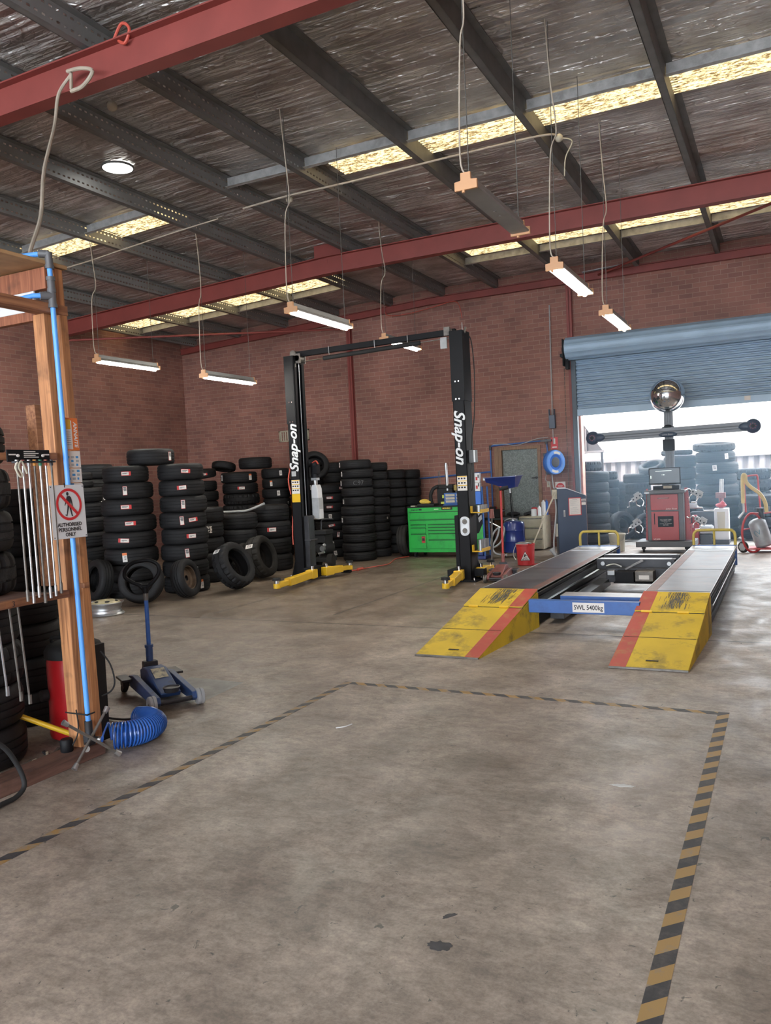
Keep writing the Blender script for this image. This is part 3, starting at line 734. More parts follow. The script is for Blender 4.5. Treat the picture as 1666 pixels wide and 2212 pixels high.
def tyre(mtx, Rr, W, label, group=None, kind='road', stick=(), grey=False, spin=0.0):
    o = bpy.data.objects.new('tyre', (TMG if grey else TM)[kind]); COL.objects.link(o)
    o.matrix_world = mtx @ Matrix.Diagonal((Rr / .33, Rr / .33, W / .22, 1)) @ Matrix.Rotation(spin, 4, 'Z')
    put(o, label, 'tyre', group)
    for sk, ang, tilt in stick:
        s = bpy.data.objects.new('paper_label', SM[sk]); COL.objects.link(s); s.parent = o
        m = Matrix.Rotation(ang - spin, 4, 'Z')
        if tilt: m = m @ Matrix.Translation((.33, 0, .11)) @ Matrix.Rotation(tilt, 4, 'X') @ Matrix.Translation((-.33, 0, -.11))
        s.matrix_parent_inverse = Matrix.Identity(4); s.matrix_basis = m
        s['label'] = SWORD[sk]
    return o
ORD = ['top', 'second', 'third', 'fourth', 'fifth', 'sixth', 'seventh', 'eighth', 'ninth', 'tenth', 'eleventh', 'twelfth']
def stack(x, y, Rr, top, n, phrase, group, marks=None, kind='road', jit=.018, sizes=None, kinds=None, grey=False):
    """marks: {index from top: [(kind, offset across the visible face -1..1, tilt)]}"""
    marks = marks or {}; rr = random.Random(int(x * 100) + int(y * 10)); W = top / n
    face = math.atan2(-y, -x)
    out = []
    for i in range(n):                                   # i = 0 is the top tyre
        q = Rr * (sizes[i] if sizes else rr.uniform(.955, 1.0))
        jx, jy = (rr.uniform(-jit, jit), rr.uniform(-jit, jit)) if i < n - 1 else (0, 0)
        z = top - (i + 1) * W
        word = ORD[i] if i < n - 1 else 'bottom'
        lab = ('top black tyre of ' if i == 0 else ('bottom black tyre of ' if i == n - 1 else 'black tyre %s from top in ' % word)) + phrase
        ms = [(k, face + math.asin(max(-1, min(1, u))), t) for k, u, t in marks.get(i, [])]
        out.append(tyre(Matrix.Translation((x + jx, y + jy, z)), q, W * .995, lab, group, kinds[i] if kinds else kind, ms, grey, rr.uniform(0, 6)))
    return out
G = 'black tyres stacked in the workshop'
stack(-8.63, 8.80, .385, 1.90, 8, 'the wide labelled stack behind the blue jack handle', G,
      {0: [('h', .02, 0)], 1: [('v', -.12, 0)], 2: [('h', -.05, 0)], 3: [('h', 0, 0)], 4: [('hl', -.22, -.08)], 5: [('o', -.25, .05)]}, sizes=[.85, .93, .96, .97, .99, 1.0, 1.0, .95])
stack(-8.07, 9.33, .345, 1.90, 8, 'the labelled stack behind the tyre on a rusty rim', G,
      {0: [('h', .22, -.05)], 1: [('hl', 0, .05)], 2: [('v', -.02, 0)], 3: [('v', -.05, .05), ('h', .42, .08)], 4: [('hl', .25, 0)], 5: [('v', .1, .08)], 6: [('s', .45, 0)], 7: [('o', .62, .05)]}, sizes=[.97, .97, 1, 1, 1, 1, .98, .98])
stack(-9.96, 9.14, .346, 1.62, 7, 'the plain stack just past the timber post', G)
for k, (rx, zz) in enumerate(((.28, 1.62), (.27, 1.74))):
    tyre(Matrix.Translation((-10.02, 9.10, zz)), rx, .12, ['lower small black tyre on the plain stack past the timber post', 'upper small black tyre crowning the plain stack past the timber post'][k], G)
stack(-10.65, 10.05, .37, 2.01, 8, 'the rear stack against the side past the timber post', G, {2: [('q', .35, 0)]})
stack(-8.47, 10.32, .31, 1.21, 5, 'the low stack with a mottled white label', G, {1: [('q', .15, 0)]})
stack(-8.30, 11.00, .313, 1.07, 4, 'the low stack under the pale grey pipe', G)
stack(-8.28, 11.85, .392, 1.17, 4, 'the low four-tyre stack beside the hoist post', G, {1: [('hl', .1, 0)]}, grey=False, sizes=[.92, 1, .98, .98])
stack(-10.84, 13.12, .36, 1.66, 8, 'the corner wall stack topped by a tilted labelled tyre', G)
stack(-10.20, 13.60, .385, 1.81, 8, 'the wall stack with one blocky tread', G, {0: [('w', -.92, 0), ('o', .6, 0)], 1: [('hl', .05, 0)]}, kinds=['road', 'road', 'block', 'block', 'road', 'road', 'road', 'road'])
stack(-9.56, 14.00, .30, 1.85, 9, 'the wall stack behind the low four-tyre stack', G, {0: [('w', .4, .05)], 1: [('o', -.35, .05)], 2: [('w', .15, .03)], 3: [('s', .8, 0)]})
stack(-8.27, 14.01, .33, 1.47, 8, 'the shadowed stack with pale labels by the white tank', G, {0: [('h', .75, 0)], 1: [('h', -.1, 0)], 2: [('h', -.1, 0)], 3: [('w', .0, .03)], 4: [('h', .05, .2)], 5: [('v', .35, -.15)], 6: [('w', .0, 0)], 7: [('w', .15, .1)]}, kind='slick')
stack(-8.90, 14.06, .262, 1.51, 8, 'the shadowed narrow stack directly behind the white tank', G, {0: [('w', .5, 0)]}, kind='slick')
stack(-9.26, 14.93, .35, 2.07, 10, 'the tallest wall stack behind the hoist post', G)
stack(-8.64, 14.83, .25, 1.92, 9, 'the wall stack below the red wall column', G)
stack(-7.31, 13.40, .323, 1.91, 11, 'the tall front stack with chalk writing', G, {0: [('w', -.94, 0)], 1: [('w', -.94, 0)], 2: [('w', -.94, 0)], 4: [('w', -.93, 0)], 6: [('w', -.92, .05)]}, sizes=[.95, .96, .95, .96, .95, 1, 1, 1, 1, 1, 1])
stack(-7.24, 14.06, .262, 1.85, 11, 'the narrow stack right beside the chalk-marked stack', G, {6: [('s', .8, .1)]})
stack(-7.20, 14.74, .262, 1.70, 9, 'the shorter stack between chalk-marked stack and green cabinet', G, kind='slick')
stack(-7.08, 15.28, .25, 1.69, 9, 'the last wall stack behind the green cabinet', G)
lettering('C97', .12, M['lgrey'], None, frame((-7.115, 13.105, 1.47), (.86, .50, 0), (0, 0, 1)), 'chalk_writing', bold=-.004, depth=.0004)
put(bpy.data.objects['chalk_writing'], 'thin grey chalk writing on the third tyre of the tall stack', 'chalk writing')

def leaner(px, py, az, tilt, Rr, W, label, kind='road', stick=(), grey=False, z=0.0, group=None):
    """a tyre standing on (px, py), its open face turned to azimuth az (vector) and leaning back by tilt degrees"""
    a = Vector((az[0], az[1], 0)).normalized(); t = R(tilt)
    nrm = a * math.cos(t) + Vector((0, 0, 1)) * math.sin(t)
    u = Vector((0, 0, 1)) * math.cos(t) - a * math.sin(t)
    s = u.cross(nrm)
    c = Vector((px, py, z)) + u * Rr
    m = Matrix(((u.x, s.x, nrm.x, c.x), (u.y, s.y, nrm.y, c.y), (u.z, s.z, nrm.z, c.z), (0, 0, 0, 1)))
    return tyre(m, Rr, W, label, group, kind, stick, grey)
leaner(-7.80, 8.12, (.45, -.89), 14, .30, .215, 'black tyre standing open-faced right behind the blue jack handle', 'slick')
f2 = leaner(-7.56, 8.66, (.985, .17), 12, .27, .20, 'black tyre fitted on a rusty steel rim leaning on the labelled stack')
# its steel wheel
wm = MB().lathe([(.206, .04), (.198, .06), (.198, .16), (.206, .18), (.19, .178), (.18, .12), (.15, .10), (.06, .13), (.05, .128), (.05, .118), (.17, .07), (.19, .04)], None, 36, True)
wo = wm.build('wheel_rim', mat('rim_rust', (0.11, 0.075, 0.05), .7, .2, .35, 9), f2, local=True); wo['label'] = 'rusty steel rim inside the tyre'
leaner(-7.22, 9.42, (1.0, .02), 26, .35, .26, 'large black tyre tilted far back on the floor with hollow centre', 'block', [('w', -.75, .4)], grey=False)
leaner(-7.66, 10.62, (.99, .12), 15, .345, .26, 'brownish all-terrain tyre leaning with a white tag on its tread', 'block', [('w', -.95, .1)], grey=True)
leaner(-7.96, 10.62, (.99, .12), 15, .29, .19, 'smaller brownish tyre tucked behind the tagged all-terrain tyre', 'block', grey=True)
leaner(-8.70, 8.28, (-.31, -.95), 10, .29, .20, 'black tyre standing edge-on beside the timber post')
leaner(-9.16, 8.42, (-.31, -.95), 12, .28, .19, 'black tyre standing half hidden directly behind the timber post')
leaner(-6.72, 14.02, (1, .12), 4, .30, .19, 'black tyre standing on edge against the green cabinet', 'slick', grey=True)
leaner(-8.45, 13.75, (.55, -.8), 18, .30, .20, 'black tyre propped upright on top of the shadowed stacks', 'road', z=1.53)
# odd ones laid on top of the stacks
def laid(x, y, z, Rr, W, label, tilt=0, az=0, kind='road', stick=(), grey=False):
    m = Matrix.Translation((x, y, z)) @ Matrix.Rotation(az, 4, 'Z') @ Matrix.Rotation(R(tilt), 4, 'X')
    fa = math.atan2(-y, -x) - az
    return tyre(m, Rr, W, label, G, kind, [(k, fa + math.asin(u), t) for k, u, t in stick], grey)
laid(-8.46, 9.14, 1.903, .345, .235, 'single black tyre lying across the top of two labelled stacks', kind='road', stick=[('v', .78, 0)])
laid(-10.80, 13.08, 1.72, .33, .17, 'thin black tyre with label lying tilted on the corner wall stack', tilt=6, stick=[('h', .25, 0)])
laid(-10.62, 13.62, 1.87, .25, .15, 'small black tyre tipped up at the back on top of the wall stacks', tilt=-14)
laid(-9.92, 13.80, 1.862, .345, .235, 'lone black tyre lying flat on top beside the hoist post lettering', az=.3)
# ------------------------------------------------------------------ black two-post vehicle hoist
h = thing('vehicle_hoist', 'tall black two-post vehicle hoist with yellow arms and white lettering', 'vehicle hoist', (-5.56, 10.9, 0))
Y0, Y1 = 10.75, 11.04
for xa, xb, opn in ((-7.06, -6.885, 1), (-4.235, -4.06, 0)):
    b = MB()
    if opn:   # open side faces the other post
        b.box(xa, xa + .012, Y0, Y1, 0.02, 3.54).box(xa, xb, Y0, Y0 + .012, 0.02, 3.54).box(xa, xb, Y1 - .012, Y1, 0.02, 3.54)
        b.box(xb - .012, xb, Y0, Y0 + .07, 0.02, 3.54).box(xb - .012, xb, Y1 - .07, Y1, 0.02, 3.54)
    else:
        b.box(xb - .012, xb, Y0, Y1, 0.02, 3.58).box(xa, xb, Y0, Y0 + .012, 0.02, 3.58).box(xa, xb, Y1 - .012, Y1, 0.02, 3.58)
        b.box(xa, xa + .012, Y0, Y0 + .07, 0.02, 3.58).box(xa, xa + .012, Y1 - .07, Y1, 0.02, 3.58)
    p = b.build('post', M['black'], h, bev=.003)
    zt = 3.54 if opn else 3.59; zs = 2.47 if opn else 2.59
    MB().box(xa - .012, xb + .012 if not opn else xb - .02, Y0 - .006, Y0, zs, zt).box(xa - .012, xa - .004, Y0, Y1, zs, zt).box(xb + .004, xb + .012, Y0, Y1, zs, zt if not opn else zs + .001).build('upper_sleeve', M['black'], p, bev=.002)
    for z in ((2.50, 2.81) if opn else (2.62, 2.87)):
        for x in (xa + .055, xa + .105): MB().cyl((x, Y0 - .004, z), (x, Y0 - .016, z), .011, n=8).build('bolt', M['chrome'], p)
    MB().box(xa - .10, xb + .09, Y0 - .07, Y1 + .12, 0, .022).build('base_plate', M['black'], p, bev=.003)
    for x, y in ((xa - .06, Y0 - .04), (xb + .05, Y0 - .04), (xb + .06, Y1 + .06), (xa - .06, Y1 + .06)):
        MB().cyl((x, y, .02), (x, y, .06), .014, n=8).build('anchor_bolt', M['chrome'], p)
    MB().prism([(xa - .09, .022), (xa, .022), (xa, .32)], Y0 + .02, Y0 + .035).build('gusset', M['black'], p); MB().prism([(xb + .08, .022), (xb, .022), (xb, .30)], Y1 - .03, Y1 - .015).build('gusset', M['black'], p)
    # notices on the front face
    dz = 0 if not opn else .06
    e = MB().box(xa + .015, xb - .01, Y0 - .0025, Y0 - .0005, 1.31 + dz * 0.8, 1.52 + dz)
    e.build('instruction_label', M['paper'], p, smooth=False)
    g = MB()
    for r_ in range(3):
        for c_ in range(3):
            g.box(xa + .028 + c_ * .043, xa + .056 + c_ * .043, Y0 - .0035, Y0 - .003, 1.345 + r_ * .064 + dz, 1.368 + r_ * .064 + dz)
    g.mat(1)
    for r_ in range(3): g.box(xa + .018, xb - .012, Y0 - .0035, Y0 - .003, 1.378 + r_ * .064 + dz, 1.39 + r_ * .064 + dz)
    g.build('pictogram', [M['ink'], M['yellow']], p, smooth=False)
MB().box(-7.05, -6.895, Y0 - .0025, Y0 - .0005, 1.225, 1.362).build('warning_label', M['yellow'], h, smooth=False)
MB().box(-7.035, -6.955, Y0 - .0025, Y0 - .0005, 1.64, 1.72).build('rating_label', M['lgrey'], h, smooth=False)
# lettering reads up the near post and down the far one
white = M['white']
lettering('Snap-on', .225, white, h, frame((-6.970, Y0 - .003, 2.08), (0, 0, 1), (-1, 0, 0)), bold=.005, shear=.35, width=.76)
lettering('Snap-on', .225, white, h, frame((-4.150, Y0 - .003, 2.08), (0, 0, -1), (1, 0, 0)), bold=.005, shear=.35, width=.78)
# round-ended magnetic tray
t = thing('parts_tray', 'small chrome magnetic parts tray stuck low on the lettered hoist post', 'tray', (-4.115, Y0, .8))
pl = [(.055 * math.cos(a) , .08 + .055 * math.sin(a)) for a in [PI * k / 10 for k in range(11)]] + [(.055 * math.cos(a), -.08 + .055 * math.sin(a)) for a in [PI + PI * k / 10 for k in range(11)]]
pl = [(x * 1.28, z * 1.05) for x, z in pl]
Tm = Matrix.Translation((-4.125, Y0, .80))
MB().prism(pl, -.028, -.002, Tm).prism([(x * .82, z * .88) for x, z in pl], -.029, -.02, Tm).build('tray_body', M['steel'], t, bev=.006)
for z in (.065, -.065): MB().lathe([(.0, .03), (.038, .03), (.042, .026), (.03, .024), (.0, .026)], Tm @ Matrix.Translation((0, 0, z)) @ Matrix.Rotation(PI / 2, 4, 'X'), 20).build('magnet_pad', M['rust'], t)
# overhead beam, padded safety bar, pulleys
MB().bar((-7.0, 10.9, 3.57), (-4.2, 10.9, 3.60), .07, .085).build('overhead_beam', M['black'], h, bev=.004)
MB().cyl((-6.40, 10.86, 3.455), (-4.75, 10.86, 3.50), .034, n=12).build('safety_bar_pad', M['black_matte'], h)
MB().cyl((-6.86, 10.86, 3.44), (-4.25, 10.86, 3.515), .008, n=8).build('safety_rod', M['chrome'], h)
for x in (-6.3, -5.5, -4.95): MB().tube([(x, 10.85, 3.63), (x, 10.855, 3.53), (x + .01, 10.85, 3.50)], .005, 6).build('cable_clip', M['lgrey'], h)
b = MB().cyl((-6.95, 10.83, 3.58), (-6.95, 10.97, 3.58), .055, n=16).box(-6.9, -6.80, 10.80, 10.82, 3.42, 3.57).box(-6.9, -6.80, 10.95, 10.97, 3.42, 3.57).cyl((-6.86, 10.80, 3.5), (-6.86, 10.97, 3.5), .045, n=14).box(-6.99, -6.88, 10.78, 10.8, 3.36, 3.42)
b.build('cable_pulley', M['rust'], h)
MB().cyl((-4.29, 10.83, 3.60), (-4.29, 10.97, 3.60), .055, n=16).box(-4.34, -4.25, 10.78, 10.8, 3.54, 3.66).build('cable_pulley', M['rust'], h)
MB().box(-4.40, -4.30, 10.78, 10.80, 3.36, 3.52).build('limit_switch_plate', M['lgrey'], h)
MB().cyl((-4.1, 10.9, 3.58), (-4.1, 10.9, 3.72), .006, n=6).cyl((-4.05, 10.84, 3.56), (-4.05, 10.90, 3.64), .018, n=8).build('top_fitting', M['steel'], h)
for y in (10.83, 10.96): MB().cyl((-6.93, y, .3), (-6.93, y, 3.48), .008, n=8).build('lift_cable', M['steel'], h)
MB().cyl((-6.90, 10.80, 1.02), (-6.90, 10.80, 1.5), .006, n=6).cyl((-6.90, 10.80, .99), (-6.90, 10.80, 1.03), .014, n=8).build('cable_end', M['chrome'], h)
# carriages with their swing arms
MB().box(-6.96, -6.80, 10.80, 10.97, .16, 1.0).box(-6.96, -6.76, 10.79, 10.99, .60, .625).build('carriage', M['dark'], h, bev=.006)
MB().box(-4.32, -4.18, 10.82, 10.98, .16, .95).build('carriage', M['black'], h, bev=.006)
MB().box(-6.80, -6.62, 10.58, 10.98, .06, .19).box(-6.78, -6.64, 10.6, 10.94, .18, .2).build('arm_mount', M['black'], h, bev=.004)
MB().box(-4.36, -4.22, 10.56, 10.96, .06, .19).build('arm_mount', M['black'], h, bev=.004)
MB().box(-4.08, -3.92, 10.86, 11.0, .06, .17).build('arm_mount', M['black'], h, bev=.004)
def arm(a, c, e, parent):
    """a = pivot, c = end of the outer box, e = pad centre"""
    a, c, e = Vector(a), Vector(c), Vector(e); d = (c - a).normalized()
    o = MB().bar(a, c, .11, .11).bar(a - d * .06, a + d * .12, .13, .135).build('swing_arm', M['yellow'], parent, bev=.008)
    MB().bar(c - d * .3, e, .08, .07).cyl(e + Vector((0, 0, -.04)), e + Vector((0, 0, .03)), .05, n=18).build('arm_extension', M['yellow'], o, bev=.005)
    MB().cyl(e + Vector((0, 0, .0)), e + Vector((0, 0, .075)), .034, n=16).build('pad_screw', M['chrome'], o)
    MB().cyl(e + Vector((0, 0, .075)), e + Vector((0, 0, .11)), .062, .058, n=20).build('rubber_pad', M['black_matte'], o)
    MB().cyl(a + Vector((0, 0, -.08)), a + Vector((0, 0, .12)), .028, n=12).build('pivot_pin', M['chrome'], o)
    return o
arm((-6.60, 10.52, .115), (-6.49, 9.66, .105), (-6.46, 9.34, .10), h)
arm((-6.55, 10.86, .115), (-6.48, 11.20, .115), (-6.44, 11.42, .11), h)
arm((-4.20, 10.62, .115), (-4.06, 9.95, .105), (-4.02, 9.66, .10), h)
arm((-4.00, 10.98, .115), (-4.05, 11.35, .115), (-4.06, 11.58, .11), h)
# oil tank and motor hang behind the near post
MB().prism([(-6.86, 1.44), (-6.84, 1.49), (-6.76, 1.49), (-6.735, 1.42), (-6.72, .93), (-6.86, .93)], 11.02, 11.16).build('oil_reservoir', M['white'], h, bev=.012)
MB().box(-6.855, -6.725, 11.015, 11.165, .94, 1.28).build('oil_level', mat('oil_tint', (0.42, 0.43, 0.44), .5), h, bev=.012)
MB().cyl((-6.81, 11.09, 1.49), (-6.81, 11.09, 1.60), .035, n=14).box(-6.86, -6.76, 11.04, 11.14, 1.56, 1.60).build('pump_fitting', M['steel'], h)
MB().cyl((-6.80, 11.09, 1.60), (-6.80, 11.09, 1.84), .075, n=18).box(-6.79, -6.72, 11.0, 11.10, 1.66, 1.80).build('motor', M['black'], h, bev=.006)
MB().tube(smoothpath([(-6.86, 11.1, 1.84), (-6.76, 11.05, 1.87), (-6.70, 11.02, 1.82)]), .012, 8).tube(smoothpath([(-7.12, 10.9, 1.84), (-7.16, 10.84, 1.6), (-7.10, 10.8, 1.35)]), .012, 8).tube(smoothpath([(-7.09, 10.8, 1.0), (-7.085, 10.76, .7), (-7.07, 10.74, .55)]), .01, 8).build('pressure_hose', M['red_cable'], h)
MB().box(-4.06, -3.985, 10.83, 10.93, 1.70, 1.885).box(-3.985, -3.955, 10.83, 10.92, 1.705, 1.885).build('switch_box', M['grey'], h, bev=.004)
MB().box(-3.985, -3.96, 10.828, 10.83, 1.71, 1.88).build('switch_label', M['white'], h)
MB().tube(smoothpath([(-4.06, 10.95, 3.56), (-4.0, 10.98, 3.45), (-3.98, 11.0, 3.0), (-4.0, 10.98, 2.4), (-4.03, 10.93, 2.1), (-4.03, 10.88, 1.89)]), .008, 7).build('switch_cable', M['black_matte'], h)
MB().tube(smoothpath([(-4.03, 10.86, 1.7), (-4.05, 10.84, 1.45), (-4.045, 10.86, 1.30), (-4.03, 10.88, 1.45), (-4.03, 10.9, 1.7)]), .005, 6).build('looped_wire', M['black_matte'], h)
for z in (1.0, .44):
    hk = MB().box(-4.06, -4.045, 10.80, 10.87, z - .01, z + .08).box(-4.06, -3.90, 10.80, 11.15, z - .02, z - .008).box(-3.91, -3.90, 10.80, 11.15, z - .01, z + .03).build('adapter_bracket', M['yellow'], h, bev=.003)
    for i in range(4):
        MB().cyl((-3.955 + .004 * i, 10.88 + i * .075, z - .03), (-3.955 + .004 * i, 10.88 + i * .075, z + .09 + (.06 if z < .9 else 0)), .036, n=14).build('height_adapter', M['alu'], h)

# ------------------------------------------------------------------ drive-on alignment hoist
LX, RX = (-2.82, -2.22), (-1.21, -.63)
ZT = .37
a = thing('alignment_hoist', 'low drive-on alignment hoist with two runways and yellow approach ramps', 'alignment hoist', (-1.72, 9.5, 0))
for (x0, x1), inner in ((LX, 1), (RX, 0)):
    r = MB().box(x0, x1, 7.68, 12.05, ZT - .025, ZT).build('runway', M['deck'], a, bev=.003)
    xe = x1 if inner else x0
    red_mat = mat('runway_red_edge', (0.17, 0.075, 0.055), .45, .1, .35, 6, dirt=(0.08, 0.08, 0.085), dirt_amt=.8, dscale=4)
    MB().box(xe - (.10 if inner else 0), xe + (0 if inner else .10), 7.69, 11.5, ZT, ZT + .0012).build('painted_edge', red_mat, r, smooth=False)
    MB().box(x0 + .001, x1 - .001, 9.42, 9.432, ZT, ZT + .0016).box(x0 + .001, x1 - .001, 7.80, 7.806, ZT, ZT + .0016).build('deck_seam', M['black_matte'], r, smooth=False)
    MB().box(x0, x0 + .008, 7.68, 12.05, ZT - .03, ZT + .004).box(x1 - .008, x1, 7.68, 12.05, ZT - .03, ZT + .004).build('edge_strip', M['steel'], r)
    b = MB()
    b.box(x0 + .03, x1 - .03, 7.70, 12.0, .02, ZT - .03)
    for z in (.10, .19, .27):
        b.box(x0 + .012, x0 + .03, 7.72, 11.9, z, z + .022).box(x1 - .03, x1 - .012, 7.72, 11.9, z, z + .022)
    b.build('side_beam', M['black'], r, bev=.002)
    MB().box(x0 + .03, x1 - .03, 7.68, 7.70, .02, ZT - .025).box(x0 + .0, x1 - .0, 12.05, 12.12, .10, ZT + .01).build('end_plate', M['blue'], r, bev=.004)
    MB().box(x0 + .005, x0 + .02, 8.0, 11.8, .205, .225).box(x1 - .02, x1 - .005, 8.0, 11.8, .205, .225).build('jack_rail', M['chrome'], r)
    # front turn plate
    cx = (x0 + x1) / 2
    MB().lathe([(.0, ZT + .012), (.20, ZT + .012), (.215, ZT + .008), (.215, ZT + .0), (.0, ZT)], Matrix.Translation((cx, 11.72, 0)), 40).build('turn_plate', M['alu'], r)
    MB().box(cx - .28, cx + .28, 11.45, 11.99, ZT, ZT + .006).build('turn_plate_bed', M['steel'], r)
    # wheel stop hoop
    st = smoothpath([(x0 + .02, 12.09, ZT), (x0 + .02, 12.09, ZT + .15), (x0 + .05, 12.09, ZT + .205), (x0 + .11, 12.09, ZT + .22), (x1 - .11, 12.09, ZT + .22), (x1 - .05, 12.09, ZT + .205), (x1 - .02, 12.09, ZT + .15), (x1 - .02, 12.09, ZT)], 4)
    MB().tube(st, .02, 10).cyl((cx, 12.09, ZT), (cx, 12.09, ZT + .22), .016, n=10).build('wheel_stop', mat('stop_yellow', (0.48, .36, .07), .45, 0, .15, 8), r)
    # approach ramp
    fx0, fx1 = (x0 - .09, x1 - .11) if inner else (x0 - .055, x1 - .05)
    yf, yb, zb = 6.24, 7.70, ZT - .004
    def rp(u, v, d=0.0):      # u across 0..1, v from the toe 0..1
        xl = fx0 + (x0 - fx0) * v; xr = fx1 + (x1 - fx1) * v
        return (xl + (xr - xl) * u, yf + (yb - yf) * v, .012 + (zb - .012) * v + d)
    rb = MB()
    us = (0, .77, 1) if inner else (0, .235, 1)
    def slab(mb, ua, ub, va, vb, d0, d1):
        P_ = [rp(u, v, d) for d in (d0, d1) for v in (va, vb) for u in (ua, ub)]
        mb.add(P_, [(0, 2, 3, 1), (4, 5, 7, 6), (0, 1, 5, 4), (2, 6, 7, 3), (0, 4, 6, 2), (1, 3, 7, 5)])
    for va, vb, dd in ((0, .36, 0), (.365, .70, 0), (.705, 1.0, .012)):
        slab(rb, 0, 1, va, vb, -.012 + dd, dd)
    ro = rb.build('approach_ramp', M['ramp'], a, bev=.003)
    sb = MB(); ua, ub = (.78, 1.0) if inner else (.0, .22)
    for va, vb, dd in ((.0, .36, 0), (.365, .70, 0), (.705, 1.0, .012)):
        slab(sb, ua, ub, va, vb, dd, dd + .0015)
    sb.build('red_stripe', M['ramp_red'], ro, smooth=False)
    for u in (0.0, 1.0):
        q0, q1, q2 = rp(u, 0, -.012), rp(u, 1, -.012), rp(u, 1)
        w = .008 if u == 0 else -.008
        MB().add([(q0[0], q0[1], 0), (q1[0], q1[1], 0.0), (q1[0], q1[1], q1[2]), (q0[0], q0[1], q0[2]), (q0[0] + w, q0[1], 0), (q1[0] + w, q1[1], 0), (q1[0] + w, q1[1], q1[2]), (q0[0] + w, q0[1], q0[2])],
                 [(0, 1, 2, 3), (7, 6, 5, 4), (0, 4, 5, 1), (1, 5, 6, 2), (2, 6, 7, 3), (3, 7, 4, 0)]).build('side_skirt', M['ramp'], ro)
    MB().bar(rp(0, 0.0, -.004), rp(1, 0.0, -.004), .03, .012).build('toe_strip', M['rust'], ro)
    hm = MB(); c0 = rp(.44, .085, .0016); c1 = rp(.60, .085, .0016)
    hm.bar(c0, c1, .030, .003).build('hand_slot', M['black_matte'], ro, bev=.001)
    for u in (.1, .62):
        MB().cyl(rp(u, .70, .008), rp(u + .16, .70, .008), .011, n=10).build('hinge', M['yellow'], ro)
    MB().bar(rp(.02, .36, .001), rp(.98, .36, .001), .006, .003).bar(rp(.02, .70, .001), rp(.98, .70, .001), .006, .003).build('panel_gap', M['black_matte'], ro, smooth=False)
    scv = MB(); rr = random.Random(int(x0 * 100))
    for k in range(150):
        u, v = rr.gauss(.5 if inner else .56, .085), rr.uniform(.73, .97); L_ = rr.uniform(.02, .10)
        u = max(.25, min(.74, u)) if inner else max(.27, min(.95, u))
        scv.bar(rp(u, v, .0145), rp(u, min(v + L_, .985), .0145), rr.uniform(.0015, .005), .0012)
    scv.build('tyre_scuff', mat('scuff_dark', (0.075, 0.07, 0.06), .6, 0, .2), ro, smooth=False)
# blue cross beams with the load plate
cb = MB().box(-2.22, -1.20, 7.36, 7.44, .205, .325).build('cross_beam', M['blue'], a, bev=.004)
MB().box(-1.80, -1.51, 7.356, 7.3595, .222, .312).build('load_plate', M['paper'], cb, smooth=False)
lettering('SWL 5400kg', .062, M['ink'], cb, frame((-1.655, 7.3555, .265), (1, 0, 0), (0, 0, 1)), bold=.0008, width=.265, depth=.0006)
MB().box(-1.98, -1.22, 7.62, 7.86, .20, .33).build('cross_beam', M['blue'], a, bev=.004)
MB().box(-1.98, -1.22, 7.62, 7.86, .33, .332).build('worn_top', M['steel'], a, smooth=False)
# sliding jack between the runways
j = MB().box(-2.19, -1.24, 10.30, 10.44, .25, .38).box(-2.19, -1.24, 10.78, 10.92, .25, .38).build('sliding_jack', M['dark'], a, bev=.006)
MB().box(-2.15, -1.28, 10.302, 10.436, .38, .384).box(-2.15, -1.28, 10.785, 10.915, .38, .384).build('worn_top', M['steel'], j, smooth=False)
MB().box(-2.05, -1.3, 10.2, 10.28, .10, .28).build('jack_body', M['dark'], j, bev=.005)
MB().box(-1.90, -1.68, 9.98, 10.18, .13, .26).box(-1.92, -1.44, 9.96, 10.2, .12, .135).build('jack_box', M['black'], j, bev=.004)
MB().box(-1.67, -1.45, 9.98, 10.18, .14, .27).build('pump_cover', M['rust'], j, bev=.01)
MB().box(-1.62, -1.50, 9.975, 9.98, .17, .22).build('jack_label', M['paper'], j, smooth=False)
MB().bar((-1.80, 10.1, .28), (-1.60, 10.18, .38), .03, .02).build('jack_linkage', M['steel'], j)
for x in (-2.1, -1.3): MB().cyl((x, 10.28, .33), (x, 10.24, .33), .025).build('roller_pin', M['steel'], j)
MB().tube(smoothpath([(-2.05, 10.22, .30), (-1.95, 10.18, .33), (-1.85, 10.16, .30)]), .012, 7).build('air_line', M['steel'], j)
MB().box(-2.02, -1.93, 10.1, 10.2, .20, .26).build('relay_box', M['steel'], j, bev=.004)
for y in (8.6, 9.6): MB().box(-2.18, -2.05, y, y + .1, 0, .06).cyl((-2.12, y + .05, .06), (-2.12, y + .05, .09), .03, n=10).build('scissor_foot', M['dark'], a, bev=.004)
MB().box(-2.16, -2.02, 7.9, 10.3, .05, .14).build('base_rail', M['dark'], a, bev=.003)

